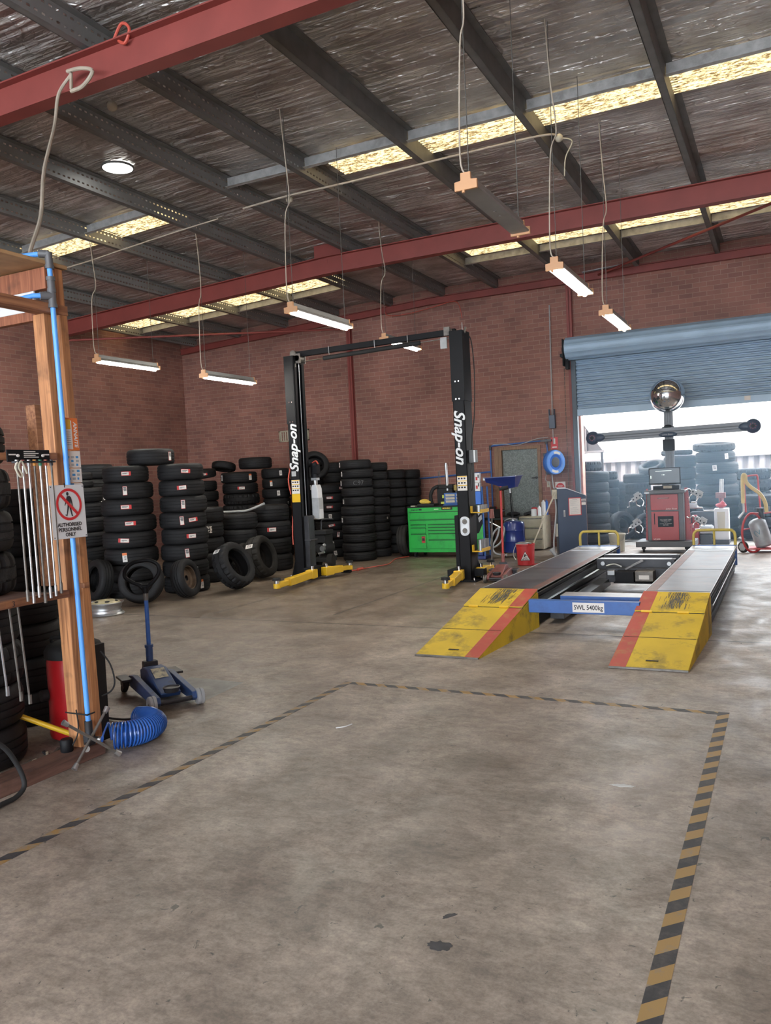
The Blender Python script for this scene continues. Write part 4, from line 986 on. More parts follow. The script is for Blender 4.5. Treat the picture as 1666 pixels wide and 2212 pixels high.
# ------------------------------------------------------------------ wheel aligner
AY = 14.6; AXC = -1.885
al = thing('wheel_aligner', 'red wheel aligner cabinet on castors with screen, mast and long camera beam', 'wheel aligner', (AXC, AY, 0))
MB().box(-2.40, -1.42, AY - .02, AY + .62, .10, .20).build('base_tray', M['grey'], al, bev=.01)
for x in (-2.28, -2.18 + .62, -1.5): MB().cyl((x - .012, AY + .08, .05), (x + .012, AY + .08, .05), .05, n=16).box(x - .03, x + .03, AY + .03, AY + .12, .06, .10).build('castor', M['black_matte'], al, bev=.003)
MB().box(-2.20, -1.59, AY + .06, AY + .55, .20, 1.04).build('cabinet', M['grey'], al, bev=.012)
MB().box(-2.135, -1.68, AY + .035, AY + .06, .745, 1.02).build('drawer', M['maroon'], al, bev=.006)
MB().tube(smoothpath([(-2.0, AY + .035, .955), (-2.0, AY + .01, .955), (-1.84, AY + .01, .957), (-1.84, AY + .035, .957)], 2), .007, 8).build('drawer_handle', M['steel'], al)
MB().box(-2.13, -1.675, AY + .035, AY + .06, .215, .72).build('cabinet_door', M['maroon'], al, bev=.006)
MB().cyl((-2.075, AY + .025, .50), (-2.075, AY + .025, .69), .007, n=8).build('door_handle', M['dark'], al)
MB().box(-2.02, -1.76, AY + .030, AY + .035, .45, .64).build('name_plate', M['black'], al, bev=.004)
for s_, z, sz, wd in (('ROLL RIGHT TYRES', .575, .026, .19), ('TYRES AND MECHANICAL', .553, .014, .15), ('REPAIRS', .536, .014, .055), ('SAFETY TO BRAKES', .508, .012, .20), ('READY WHEN', .483, .020, .085)):
    lettering(s_, sz, M['paper'], al, frame((-1.89, AY + .0295, z), (1, 0, 0), (0, 0, 1)), width=wd, depth=.0005)
lettering('John Bean', .040, M['paper'], al, frame((-1.79, AY + .0345, .765), (1, 0, 0), (0, 0, 1)), width=.19, shear=.3, depth=.0005)
lettering('V2300', .040, M['paper'], al, frame((-2.05, AY + .0345, .235), (1, 0, 0), (0, 0, 1)), width=.11, shear=.2, depth=.0005)
for x0, x1, x2, x3 in ((-2.20, -2.23, -2.26, -2.215), (-1.59, -1.53, -1.48, -1.56)):
    MB().prism([(x0, 1.12), (x1, 1.12), (x2, .205), (x0, .205)], AY + .22, AY + .24).build('clamp_wing', M['maroon'], al)
    b = MB()
    for k in range(12): b.cyl((x1 + (x2 - x1) * k / 14 + (.012 if x0 < -2 else -.012), AY + .22, 1.05 - k * .062), (x1 + (x2 - x1) * k / 14 + (.012 if x0 < -2 else -.012), AY + .215, 1.05 - k * .062), .006, n=8)
    b.build('peg_hole', M['black_matte'], al)
MB().box(-2.22, -1.56, AY - .06, AY + .5, 1.04, 1.085).box(-2.22, -1.56, AY - .06, AY - .04, 1.075, 1.10).build('keyboard_shelf', M['grey'], al, bev=.008)
MB().box(-2.10, -1.72, AY - .03, AY + .10, 1.086, 1.105).build('keyboard', M['black'], al, bev=.003)
MB().cyl((-2.12, AY - .04, 1.09), (-1.95, AY - .04, 1.09), .006).box(-2.22, -2.14, AY - .065, AY - .06, 1.045, 1.07).build('shelf_trim', M['alu'], al)
MB().box(-2.1, -1.66, AY + .12, AY + .40, 1.085, 1.17).build('printer', M['black'], al, bev=.01)
MB().box(-1.92, -1.78, AY + .10, AY + .2, 1.12, 1.165).build('manual', M['cream'], al)
mo = MB().box(-2.165, -1.635, AY + .14, AY + .18, 1.19, 1.485).build('monitor', M['black'], al, bev=.008)
MB().box(-2.15, -1.65, AY + .136, AY + .14, 1.215, 1.47).build('screen', M['screen'], mo, smooth=False)
MB().box(-2.05, -1.78, AY + .134, AY + .136, 1.425, 1.431).box(-1.95, -1.91, AY + .134, AY + .136, 1.358, 1.362).prism([(-1.915, 1.372), (-1.895, 1.36), (-1.915, 1.348)], AY + .134, AY + .136).box(-2.135, -2.12, AY + .134, AY + .136, 1.30, 1.35).build('screen_graphic', M['screen_on'], mo, smooth=False)
MB().box(-1.95, -1.85, AY + .18, AY + .26, 1.08, 1.3).build('monitor_stand', M['dark'], al)
mx = -1.825
b = MB().box(mx - .075, mx + .075, AY + .30, AY + .36, .2, 2.48)
for k in range(4): b.box(mx - .066 + k * .038, mx - .048 + k * .038, AY + .285, AY + .30, .2, 2.46)
b.build('mast', M['mast'], al, bev=.003)
MB().box(mx - .10, mx + .10, AY + .24, AY + .30, 1.78, 1.98).build('lift_motor_cover', M['black'], al, bev=.01)
MB().cyl((-3.10, AY + .2, 2.085), (-.52, AY + .2, 2.115), .001, n=4).bar((-3.10, AY + .22, 2.085), (-.52, AY + .22, 2.115), .09, .16).build('camera_beam', M['mast'], al, bev=.012)
MB().bar((-3.0, AY + .172, 2.10), (-.6, AY + .172, 2.128), .006, .02).bar((-3.0, AY + .172, 2.055), (-.6, AY + .172, 2.083), .006, .012).build('beam_groove', M['dark'], al)
for x, z in ((-3.13, 2.082), (-.47, 2.112)):
    s_ = 1 if x < -2 else -1
    MB().sphere((x, AY + .21, z), .125, 24, (1.0, .6, .98)).sphere((x + s_ * .12, AY + .21, z), .10, 20, (1.3, .6, .8)).build('camera_pod', M['console'], al)
    MB().cyl((x - s_ * .0, AY + .145, z), (x - s_ * .0, AY + .125, z), .03, n=16).build('camera_lens', M['black'], al)
    b = MB()
    for k in range(8): b.cyl((x + .048 * math.cos(k * PI / 4), AY + .150, z + .048 * math.sin(k * PI / 4)), (x + .048 * math.cos(k * PI / 4), AY + .132, z + .048 * math.sin(k * PI / 4)), .007, n=6)
    b.build('lens_light', M['red'], al)
MB().sphere((mx, AY + .17, 2.06), .11, 24, (1.4, .3, .42)).build('badge', M['console'], al)
lettering('John Bean', .045, M['lgrey'], al, frame((mx, AY + .134, 2.06), (1, .0, .01), (0, 0, 1)), width=.18, shear=.25, depth=.0006)
MB().box(mx - .10, mx + .10, AY + .20, AY + .3, 2.17, 2.20).sphere((mx, AY + .22, 2.2), .07, 16, (1, .7, .5)).build('beam_clamp', M['black'], al, bev=.004)
dm = thing('dome_mirror', 'round mirrored dome standing at the top of the aligner mast', 'mirror', (mx, AY + .2, 2.48))
MB().sphere((mx, AY + .25, 2.745), .30, 48, (1, 1, 1)).build('dome', M['mirror'], dm, ang=80)
MB().cyl((mx, AY + .3, 2.46), (mx, AY + .3, 2.5), .06).build('dome_collar', M['black'], dm)
def clamp(x, y, z, s_, label):
    c = thing('wheel_clamp', label, 'wheel clamp', (x, y, z), 0, 'silver wheel clamps on the aligner')
    m = Matrix.Translation((x, y, z)) @ Matrix.Rotation(R(32 * s_), 4, 'Y')
    MB().box(-.10, .10, -.03, .03, -.035, .045, m).box(-.02, .09 , -.05, -.03, .03, .085, m).build('clamp_body', M['lgrey'], c, bev=.008)
    for k in (-.065, 0, .065): MB().cyl(m @ Vector((k, -.031, .005)), m @ Vector((k, -.036, .005)), .014, n=12).build('knob', M['black'], c)
    MB().tube(smoothpath([m @ Vector((-.10, 0, 0)), m @ Vector((-.15, -.01, .01)), m @ Vector((-.19, -.01, -.05)), m @ Vector((-.23, -.01, -.05))]), .011, 8).tube(smoothpath([m @ Vector((.05, 0, -.03)), m @ Vector((.06, -.01, -.12)), m @ Vector((.0, -.02, -.17))]), .010, 8).tube(smoothpath([m @ Vector((-.05, 0, -.03)), m @ Vector((-.07, -.01, -.10)), m @ Vector((-.04, -.02, -.16))]), .010, 8).build('claw_arm', M['chrome'], c)
clamp(-2.37, AY + .1, .97, -1, 'silver wheel clamp hanging high on the aligner side nearest the jamb')
clamp(-2.40, AY + .1, .50, -1, 'silver wheel clamp hanging low on the aligner side nearest the jamb')
clamp(-1.38, AY + .1, 1.01, 1, 'silver wheel clamp hanging high on the aligner side nearest the tyre changer')
clamp(-1.33, AY + .1, .54, 1, 'silver wheel clamp hanging low on the aligner side nearest the tyre changer')
# ------------------------------------------------------------------ timber platform on the near side
LEAN = Matrix(((1, 0, 0, 0), (0, 1, -.024, 0), (0, 0, 1, 0), (0, 0, 0, 1)))
tf = thing('timber_platform', 'tall timber post frame carrying a plywood platform at the picture edge', 'timber frame', (-3.75, 3.3, 0))
def tb(name, x0, x1, y0, y1, z0, z1, m_, bev=.003, lean=True):
    return MB().box(x0, x1, y0, y1, z0, z1, LEAN if lean else None).build(name, m_, tf, bev=bev)
tb('base_plate', -3.80, -3.655, -2.0, 3.42, 0, .075, M['plate'], lean=False)
tb('post', -3.79, -3.70, 3.28, 3.345, .075, 2.57, M['timber'])
tb('post', -3.75, -3.665, 3.362, 3.415, .075, 2.57, M['timber'])
tb('post', -3.79, -3.70, 3.345, 3.362, .075, 2.57, M['timber_red'])  # filler strip: shade of the gap between the posts put in as darker timber
tb('post', -3.79, -3.70, 2.62, 2.665, .075, 1.0, M['timber_red'])
tb('top_rail', -3.76, -3.662, -2, 3.42, 2.57, 2.625, M['timber_y'])
tb('shelf_rail', -3.70, -3.655, -2, 3.255, .965, 1.006, M['timber_y'])
tb('hanging_rail', -3.70, -3.66, -2, 3.255, 1.745, 1.785, M['timber_y'])
tb('cleat', -3.70, -3.65, 3.36, 3.40, 1.0, 1.03, M['timber_y'])
tb('joist', -6.5, -3.69, 3.30, 3.345, 2.71, 2.83, M['timber_red'])
tb('joist_end', -3.72, -3.67, 3.345, 3.41, 2.62, 2.83, M['timber'])
tb('deck', -7.0, -3.662, -2.0, 3.44, 2.835, 2.858, M['ply'])
tb('trim_beam', -6.5, -3.79, 3.30, 3.34, 2.545, 2.60, M['timber_red'])
tb('white_sheet', -6.5, -3.79, 3.30, 3.315, 2.60, 2.71, M['white'])
tb('back_plank', -4.13, -4.05, 3.46, 3.50, .99, 2.1, M['timber_y'])
tb('shelf_board', -4.9, -3.78, -2, 3.25, .965, .985, M['plate'], lean=False)
lettering('3', .04, M['ink'], tf, LEAN @ frame((-3.654, 2.885, .985), (0, 1, 0), (0, 0, 1)), 'pencil_number', depth=.0004)
ap = thing('air_pipe', 'bright blue air pipe running up the timber post with grey fittings', 'pipe', (-3.645, 3.29, 0))
MB().cyl(LEAN @ Vector((-3.645, 3.30, .22)), LEAN @ Vector((-3.645, 3.30, 2.86)), .0145, n=14).build('pipe_run', M['pipe'], ap)
MB().tube([LEAN @ Vector((-3.645, 3.30, 2.88)), LEAN @ Vector((-3.66, 3.285, 2.893)), LEAN @ Vector((-3.75, 3.25, 2.89)), LEAN @ Vector((-4.2, 3.2, 2.885))], .0145, 12).build('pipe_run', M['pipe'], ap)
MB().tube([LEAN @ Vector((-3.645, 3.285, 2.66)), LEAN @ Vector((-3.70, 3.22, 2.655)), LEAN @ Vector((-3.80, 3.22, 2.652))], .0145, 12).build('pipe_run', M['pipe'], ap)
e = MB()
for z0, z1, r_ in ((2.82, 2.90, .021), (2.81, 2.83, .025), (2.60, 2.76, .021), (2.745, 2.765, .025), (2.595, 2.615, .025), (2.68, 2.70, .024)): e.cyl(LEAN @ Vector((-3.645, 3.30, z0)), LEAN @ Vector((-3.645, 3.30, z1)), r_, n=14)
e.tube([LEAN @ Vector((-3.645, 3.30, 2.89)), LEAN @ Vector((-3.69, 3.275, 2.895))], .022, 12).tube([LEAN @ Vector((-3.645, 3.295, 2.66)), LEAN @ Vector((-3.675, 3.245, 2.657))], .022, 12)
e.build('fitting', M['grey'], ap)
MB().cyl(LEAN @ Vector((-3.645, 3.30, .10)), LEAN @ Vector((-3.645, 3.30, .235)), .022, n=12).box(-3.665, -3.63, 3.27, 3.33, .09, .16, LEAN).cyl((-3.63, 3.29, .13), (-3.58, 3.31, .13), .014, n=10).cyl((-3.63, 3.26, .11), (-3.60, 3.23, .10), .016, n=10).build('outlet_manifold', M['dark'], ap, bev=.003)
MB().cyl((-3.585, 3.308, .13), (-3.565, 3.316, .13), .020, n=12).build('air_coupling', M['chrome'], ap); MB().cyl((-3.605, 3.235, .10), (-3.59, 3.22, .098), .019, n=12).build('air_coupling', M['chrome'], ap)
MB().box(-3.80, -3.62, 3.27, 3.274, .272, .280).box(-3.628, -3.624, 3.27, 3.33, .272, .280).build('cable_tie', M['black_matte'], ap)

sg = thing('warning_sign', 'white metal sign with a red no-walking symbol fixed to the timber post', 'sign', (-3.62, 3.23, 1.3))
def onface(y, z, x=-3.62): return LEAN @ Vector((x, y + .024 * 1.45, z))
def facebox(mb, y0, y1, z0, z1, d0, d1):
    return mb.box(-3.622 + d0, -3.622 + d1, y0 + .035, y1 + .035, z0, z1, LEAN)
facebox(MB(), 3.113, 3.353, 1.30, 1.602, -.002, .0).build('sign_plate', M['white'], sg, bev=.001)
CY_, CZ_ = 3.238, 1.492
def ring(r0, r1, k):
    b = MB(); n = 48; vs = []
    for i in range(n):
        c_, s_ = math.cos(2 * PI * i / n), math.sin(2 * PI * i / n)
        vs += [onface(CY_ + r0 * c_, CZ_ + r0 * s_, -3.6205 + k), onface(CY_ + r1 * c_, CZ_ + r1 * s_, -3.6205 + k)]
    return b.add(vs, [(2 * i, 2 * i + 1, (2 * i + 3) % (2 * n), (2 * i + 2) % (2 * n)) for i in range(n)])
def flat(pts, k, m_, name):
    return MB().add([onface(CY_ + a_, CZ_ + b_, -3.6205 + k) for a_, b_ in pts], [tuple(range(len(pts)))]).build(name, m_, sg, smooth=False)
b = MB()
hd = [(-.006 + .0085 * math.cos(2 * PI * i / 14), .060 + .011 * math.sin(2 * PI * i / 14)) for i in range(14)]
for pts in (hd, [(-.012, .046), (.006, .048), (.018, .040), (.024, .012), (.025, -.012), (.020, -.014), (.016, .008), (.012, .018), (.010, -.012), (-.012, -.010), (-.010, .016), (-.022, .004), (-.028, -.008), (-.032, -.004), (-.022, .020)],
            [(-.012, -.010), (.000, -.011), (-.010, -.040), (-.018, -.066), (-.032, -.060), (-.030, -.055), (-.022, -.057)], [(.000, -.011), (.010, -.012), (.016, -.036), (.020, -.062), (.024, -.068), (.012, -.066), (.006, -.040)]):
    b.add([onface(CY_ + a_, CZ_ + c_, -3.6200) for a_, c_ in pts], [tuple(range(len(pts)))])
b.build('walking_figure', M['ink'], sg, smooth=False)
b = ring(.075, .090, .0008)
b.add([onface(CY_ + a_, CZ_ + c_, -3.6196) for a_, c_ in ((-.063, .051), (-.051, .063), (.063, -.051), (.051, -.063))], [(0, 1, 2, 3)])
b.build('red_ring', M['sign_red'], sg, smooth=False)
for s_, z in (('AUTHORISED', 1.378), ('PERSONNEL', 1.350), ('ONLY', 1.322)):
    lettering(s_, .030, M['ink'], sg, LEAN @ frame((-3.6205, CY_ + .03, z), (0, 1, 0), (0, 0, 1)), bold=.0006, width={'AUTHORISED': .17, 'PERSONNEL': .165, 'ONLY': .072}[s_], depth=.0004)
b = MB()
for y, z in ((3.122, 1.592), (3.344, 1.592), (3.122, 1.31), (3.344, 1.31)): b.cyl(onface(y, z, -3.622), onface(y, z, -3.6195), .003, n=8)
b.build('corner_screw', M['dark'], sg)
facebox(MB(), 3.215, 3.219, 1.588, 1.612, -.001, .003).build('tie', M['black_matte'], sg)

po = thing('poster_board', 'orange and blue tyre label posters pasted down the timber post', 'poster', (-3.66, 3.33, 1.36))
def pb(y0, y1, z0, z1, m_, name, d=0.0):
    return MB().box(-3.662, -3.658 + d, y0 + .045, y1 + .045, z0, z1, LEAN).build(name, m_, po, smooth=False)
pb(3.26, 3.372, 1.80, 1.985, M['poster_orange'], 'orange_poster')
pb(3.262, 3.325, 1.805, 1.970, M['paper'], 'white_panel', .001)
pb(3.285, 3.318, 1.92, 1.975, mat('poster_yellow', (.75, .42, .03), .5), 'yellow_panel', .0015)
pb(3.26, 3.372, 1.70, 1.795, M['paper'], 'white_panel'); pb(3.26, 3.372, 1.615, 1.695, M['paper'], 'white_panel')
b = MB(); rr = random.Random(2)
for z0 in (1.63, 1.71):
    for k in range(9): 
        y = 3.268 + (k % 3) * .035; z = z0 + (k // 3) * .022
        b.mat(k % 2).box(-3.658, -3.6572, y + .045, y + .045 + rr.uniform(.012, .024), z, z + .013, LEAN)
for k in range(7): b.mat(1).box(-3.6575, -3.6567, 3.315, 3.36, 1.83 + k * .012, 1.834 + k * .012, LEAN)
b.build('pictogram', [M['poster_blue'], M['lgrey']], po, smooth=False)
pb(3.26, 3.310, 1.46, 1.61, M['poster_blue'], 'blue_poster'); pb(3.31, 3.372, 1.46, 1.61, M['paper'], 'white_panel')
pb(3.34, 3.372, 1.37, 1.455, M['offwhite'], 'white_panel')
lettering('ANNAITE', .034, M['paper'], po, LEAN @ frame((-3.6565, 3.394, 1.89), (0, 0, -1), (0, 1, 0)), width=.15, bold=.0008, shear=.2, depth=.0005)
lettering('ANN', .024, M['paper'], po, LEAN @ frame((-3.6565, 3.322, 1.565), (0, 0, -1), (0, 1, 0)), width=.05, shear=.2, depth=.0005)
lettering('BEST', .024, M['paper'], po, LEAN @ frame((-3.6565, 3.322, 1.50), (0, 0, -1), (0, 1, 0)), width=.05, shear=.2, depth=.0005)

# torsion bars hanging in their rack
rk = thing('bar_rack', 'black wall rack plate holding a row of steel torque bars', 'tool rack', (-3.65, 3.0, 1.76))
MB().box(-3.66, -3.652, 2.88, 3.155, 1.735, 1.80).build('rack_plate', M['black'], rk, bev=.004)
e = MB()
for k in range(7): e.box(-3.652, -3.60, 2.905 + k * .037, 2.925 + k * .037, 1.728, 1.738)
e.build('rack_hook', M['dark'], rk)
b = MB()
for k, z in enumerate((1.788, 1.778, 1.768, 1.758)): b.box(-3.6525, -3.6515, 2.985, 3.06 + .02 * (k % 2), z, z + .004)
b.build('printed_text', M['paper'], rk, smooth=False)
MB().cyl((-3.652, 2.945, 1.768), (-3.645, 2.945, 1.768), .008, n=10).cyl((-3.652, 3.105, 1.768), (-3.645, 3.105, 1.768), .008, n=10).box(-3.6525, -3.651, 2.89, 2.935, 1.770, 1.777).box(-3.6525, -3.651, 3.115, 3.15, 1.770, 1.777).build('screw_plate', M['paper'], rk)
tc_ = [M['steel'], mat('tip_red', (.25, .05, .04), .5), M['steel'], mat('tip_orange', (.7, .3, .05), .5), mat('tip_green', (.03, .22, .13), .5), mat('tip_rust', (.40, .10, .06), .5), M['dark']]
tw = ['plain tip under the wire clip', 'dull red tip', 'plain steel tip between red and orange', 'orange tip', 'green tip', 'rust red tip', 'dark tip next to the timber post']
for k in range(7):
    y = 2.915 + k * .037; L_ = [.99, .975, 1.0, .965, .985, .99, 1.0][k]
    t = thing('torque_bar', 'long steel torque bar hanging in the rack with ' + tw[k], 'torque bar', (-3.625, y, 1.74), 0, 'steel torque bars hanging in the rack')
    MB().cyl((-3.625, y, 1.735), (-3.625, y + .012, L_ + .02), .0058, n=10).cyl((-3.625, y + .012, L_ + .06), (-3.625, y + .012, L_), .0085, n=10).build('shaft', M['steel'] if k % 3 else M['rust'], t)
    MB().cyl((-3.625, y, 1.745), (-3.625, y, 1.712), .0095, n=12).build('coloured_tip', tc_[k], t)
put(MB().tube(smoothpath([(-3.60, 2.90, 1.73), (-3.60, 2.885, 1.70), (-3.60, 2.91, 1.655), (-3.60, 2.925, 1.665), (-3.60, 2.905, 1.705), (-3.60, 2.925, 1.735), (-3.60, 2.955, 1.67)]), .005, 8).build('wire_clip', M['offwhite']), 'white wire clip hooked over the first torque bar', 'clip')
for k, (y, z0, z1) in enumerate(((2.88, .99, .45), (2.935, .97, .42), (2.80, 1.0, .50))):
    put(MB().cyl((-3.72, y, z0), (-3.71, y + .03, z1), .006, n=8).cyl((-3.71, y + .03, z1), (-3.71, y + .03, z1 + .05), .010, n=8).build('torque_bar', M['steel'] if k == 2 else M['rust']), ['thin dark bar hanging below the shelf rail, left of its neighbour', 'thin dark bar hanging below the shelf rail, nearer the red drum', 'pale worn bar hanging below the shelf rail at the picture edge'][k], 'torque bar', 'bars hanging below the shelf rail')
stack(-4.30, 2.98, .335, .94, 4, 'the rack stack under the timber shelf', G, kind='road', kinds=['road', 'block', 'road', 'road'])
for i_, z in enumerate((.99, 1.235, 1.48, 1.74)):
    tyre(Matrix.Translation((-4.31, 2.97, z)), .345 if i_ < 3 else .33, .24, ['lowest', 'second', 'third', 'topmost'][i_] + ' black tyre on the shelf behind the hanging torque bars', G, 'block' if i_ % 2 == 0 else 'road', (), i_ == 3)
stack(-4.84, 3.78, .34, 1.60, 7, 'the dark rack stack between shelf and red drum', G)
dr = thing('red_drum', 'red drum with a black lid standing behind the timber post', 'drum', (-4.07, 3.60, 0))
MB().lathe([(.001, .03), (.165, .03), (.17, .05), (.165, .30), (.168, .50), (.16, .53), (.001, .53)], Matrix.Translation((-4.07, 3.60, 0)), 36).build('drum_body', M['red_drum'], dr)
MB().lathe([(.001, .62), (.12, .62), (.16, .60), (.176, .57), (.178, .53), (.001, .53)], Matrix.Translation((-4.07, 3.60, 0)), 36).tube(smoothpath([(-4.18, 3.55, .60), (-4.15, 3.5, .65), (-4.0, 3.5, .66), (-3.95, 3.52, .60)]), .012, 8).build('drum_lid', M['black_matte'], dr)
MB().cyl((-4.16, 3.47, .30), (-4.18, 3.42, .30), .035, n=14).build('drum_inlet', M['black_matte'], dr)
put(MB().cyl((-4.10, 3.18, .26), (-3.86, 3.38, .10), .016, n=12).build('yellow_bar', M['yellow']), 'yellow bar lying slanted in front of the red drum', 'bar')
rr = random.Random(11)
for k in range(7):
    x, y = -3.86 - rr.uniform(0, .10), 3.00 + k * .045
    a_ = rr.uniform(0, 3); L_ = rr.uniform(.05, .12)
    put(MB().bar((x, y, .012), (x + L_ * math.cos(a_), y + L_ * math.sin(a_), .03), .016, .016).build('scrap_piece', [M['rust'], M['offwhite'], M['dark']][k % 3], bev=.002), 'small metal or timber offcut in the litter beside the base plate', 'offcut', 'offcuts littering the base of the timber frame')
bk = thing('black_cap', 'black plastic cup standing on the base plate by the lug wrench', 'cup', (-3.73, 3.20, .075))
MB().lathe([(.001, .075), (.033, .075), (.036, .08), (.036, .14), (.030, .148), (.001, .148)], Matrix.Translation((-3.73, 3.205, 0)), 24).build('cup_body', M['black'], bk)
MB().tube(smoothpath([(-3.70, 3.21, .10), (-3.68, 3.24, .16), (-3.70, 3.27, .22), (-3.71, 3.27, .30)]), .004, 6).build('cup_string', M['black_matte'], bk)

wr = thing('lug_wrench', 'steel four-way lug wrench leaning against the foot of the post', 'lug wrench', (-3.57, 3.25, 0))
for p, q in (((-3.573, 3.108, .022), (-3.60, 3.402, .286)), ((-3.62, 3.095, .287), (-3.51, 3.389, .022))):
    p, q = Vector(p), Vector(q); d = (q - p).normalized()
    o = MB().cyl(p, q, .0085, n=12).build('wrench_rod', M['rust'], wr)
    for s_, e_ in ((1, p), (-1, q)): MB().cyl(e_, e_ + d * .035 * s_, .017, .013, n=12).build('socket', M['steel'], o)

ch = thing('coiled_hose', 'blue coiled air hose curled on the floor beside the post', 'hose', (-3.6, 3.7, 0))
cp = smoothpath([(-3.655, 3.48, .085), (-3.585, 3.545, .085), (-3.555, 3.66, .083), (-3.60, 3.785, .080), (-3.73, 3.87, .076), (-3.84, 3.875, .07)], 24)
tot = [0.0]
for i in range(1, len(cp)): tot.append(tot[-1] + (cp[i] - cp[i - 1]).length)
turns, pts = 40, []
N_ = turns * 18
for k in range(N_ + 1):
    f_ = k / N_; f2 = f_ ** .93
    s_ = f2 * tot[-1]; i = max(0, min(len(cp) - 2, next((j for j in range(len(tot) - 1) if tot[j + 1] >= s_), len(cp) - 2)))
    q = (s_ - tot[i]) / max(1e-6, tot[i + 1] - tot[i]); c = cp[i].lerp(cp[i + 1], q); t_ = (cp[i + 1] - cp[i]).normalized()
    n_ = Vector((0, 0, 1)); b_ = t_.cross(n_).normalized(); n_ = b_.cross(t_)
    an = 2 * PI * turns * f_; r_ = .077 - .016 * f_
    pts.append(c + (b_ * math.cos(an) + n_ * math.sin(an)) * r_)
MB().tube(pts, .0062, 7).build('coil', M['hose_blue'], ch)
MB().tube(smoothpath([pts[0], (-3.66, 3.46, .17), (-3.62, 3.40, .165), (-3.575, 3.325, .135)]), .0062, 8).build('hose_tail', M['hose_blue'], ch)
MB().tube(smoothpath([pts[-1], (-3.95, 3.92, .03), (-4.1, 3.93, .015), (-4.25, 3.95, .012)]), .008, 8).build('hose_end', M['black_matte'], ch)
lead('power_lead', [(-3.70, 3.47, .60), (-3.66, 3.50, .52), (-3.63, 3.50, .42), (-3.65, 3.49, .36), (-3.70, 3.46, .33)], .005, M['black_matte'], 'thin black cord looping out from behind the timber post', 'cord')
lead('rubber_hose', [(-3.62, 2.60, .36), (-3.60, 2.70, .28), (-3.585, 2.765, .16), (-3.565, 2.78, .06), (-3.55, 2.72, .022), (-3.54, 2.62, .02), (-3.52, 2.40, .02)], .013, M['black_matte'], 'thick black hose curving over the base plate at the picture edge', 'hose', 10)
put(MB().box(-3.83, -3.80, 3.41, 3.60, .02, .62).build('standing_board', M['black_matte'], bev=.003), 'narrow black panel standing on edge just behind the timber post', 'panel')

# steel wheel on the floor
wl = thing('steel_wheel', 'loose silver steel wheel with a cream face lying on the floor', 'wheel', (-7.72, 7.38, 0), 0.4)
MB().lathe([(.215, .0), (.225, .006), (.215, .018), (.195, .03), (.19, .055), (.175, .06), (.175, .085), (.19, .09), (.195, .125), (.21, .14), (.222, .15), (.218, .158), (.20, .15), (.185, .13), (.165, .08), (.18, .05), (.19, .02)], None, 48, True).build('rim_barrel', M['steel'], wl, local=True)
MB().lathe([(.187, .13), (.17, .155), (.12, .178), (.09, .172), (.065, .16), (.03, .162), (.03, .152), (.06, .15), (.09, .16), (.12, .165), (.165, .143), (.18, .125)], None, 48, True).build('wheel_face', M['rimcream'], wl, local=True)
for k in range(6):
    a_ = 2 * PI * k / 6
    m_ = Matrix.Rotation(a_, 4, 'Z') @ Matrix.Translation((.137, 0, .1705)) @ Matrix.Rotation(R(28), 4, 'Y')
    MB().lathe([(.001, .0), (.02, .0), (.02, .004), (.001, .004)], m_ @ Matrix.Diagonal((.9, 1.5, 1, 1)), 16).build('vent_hole', M['black_matte'], wl, local=True)

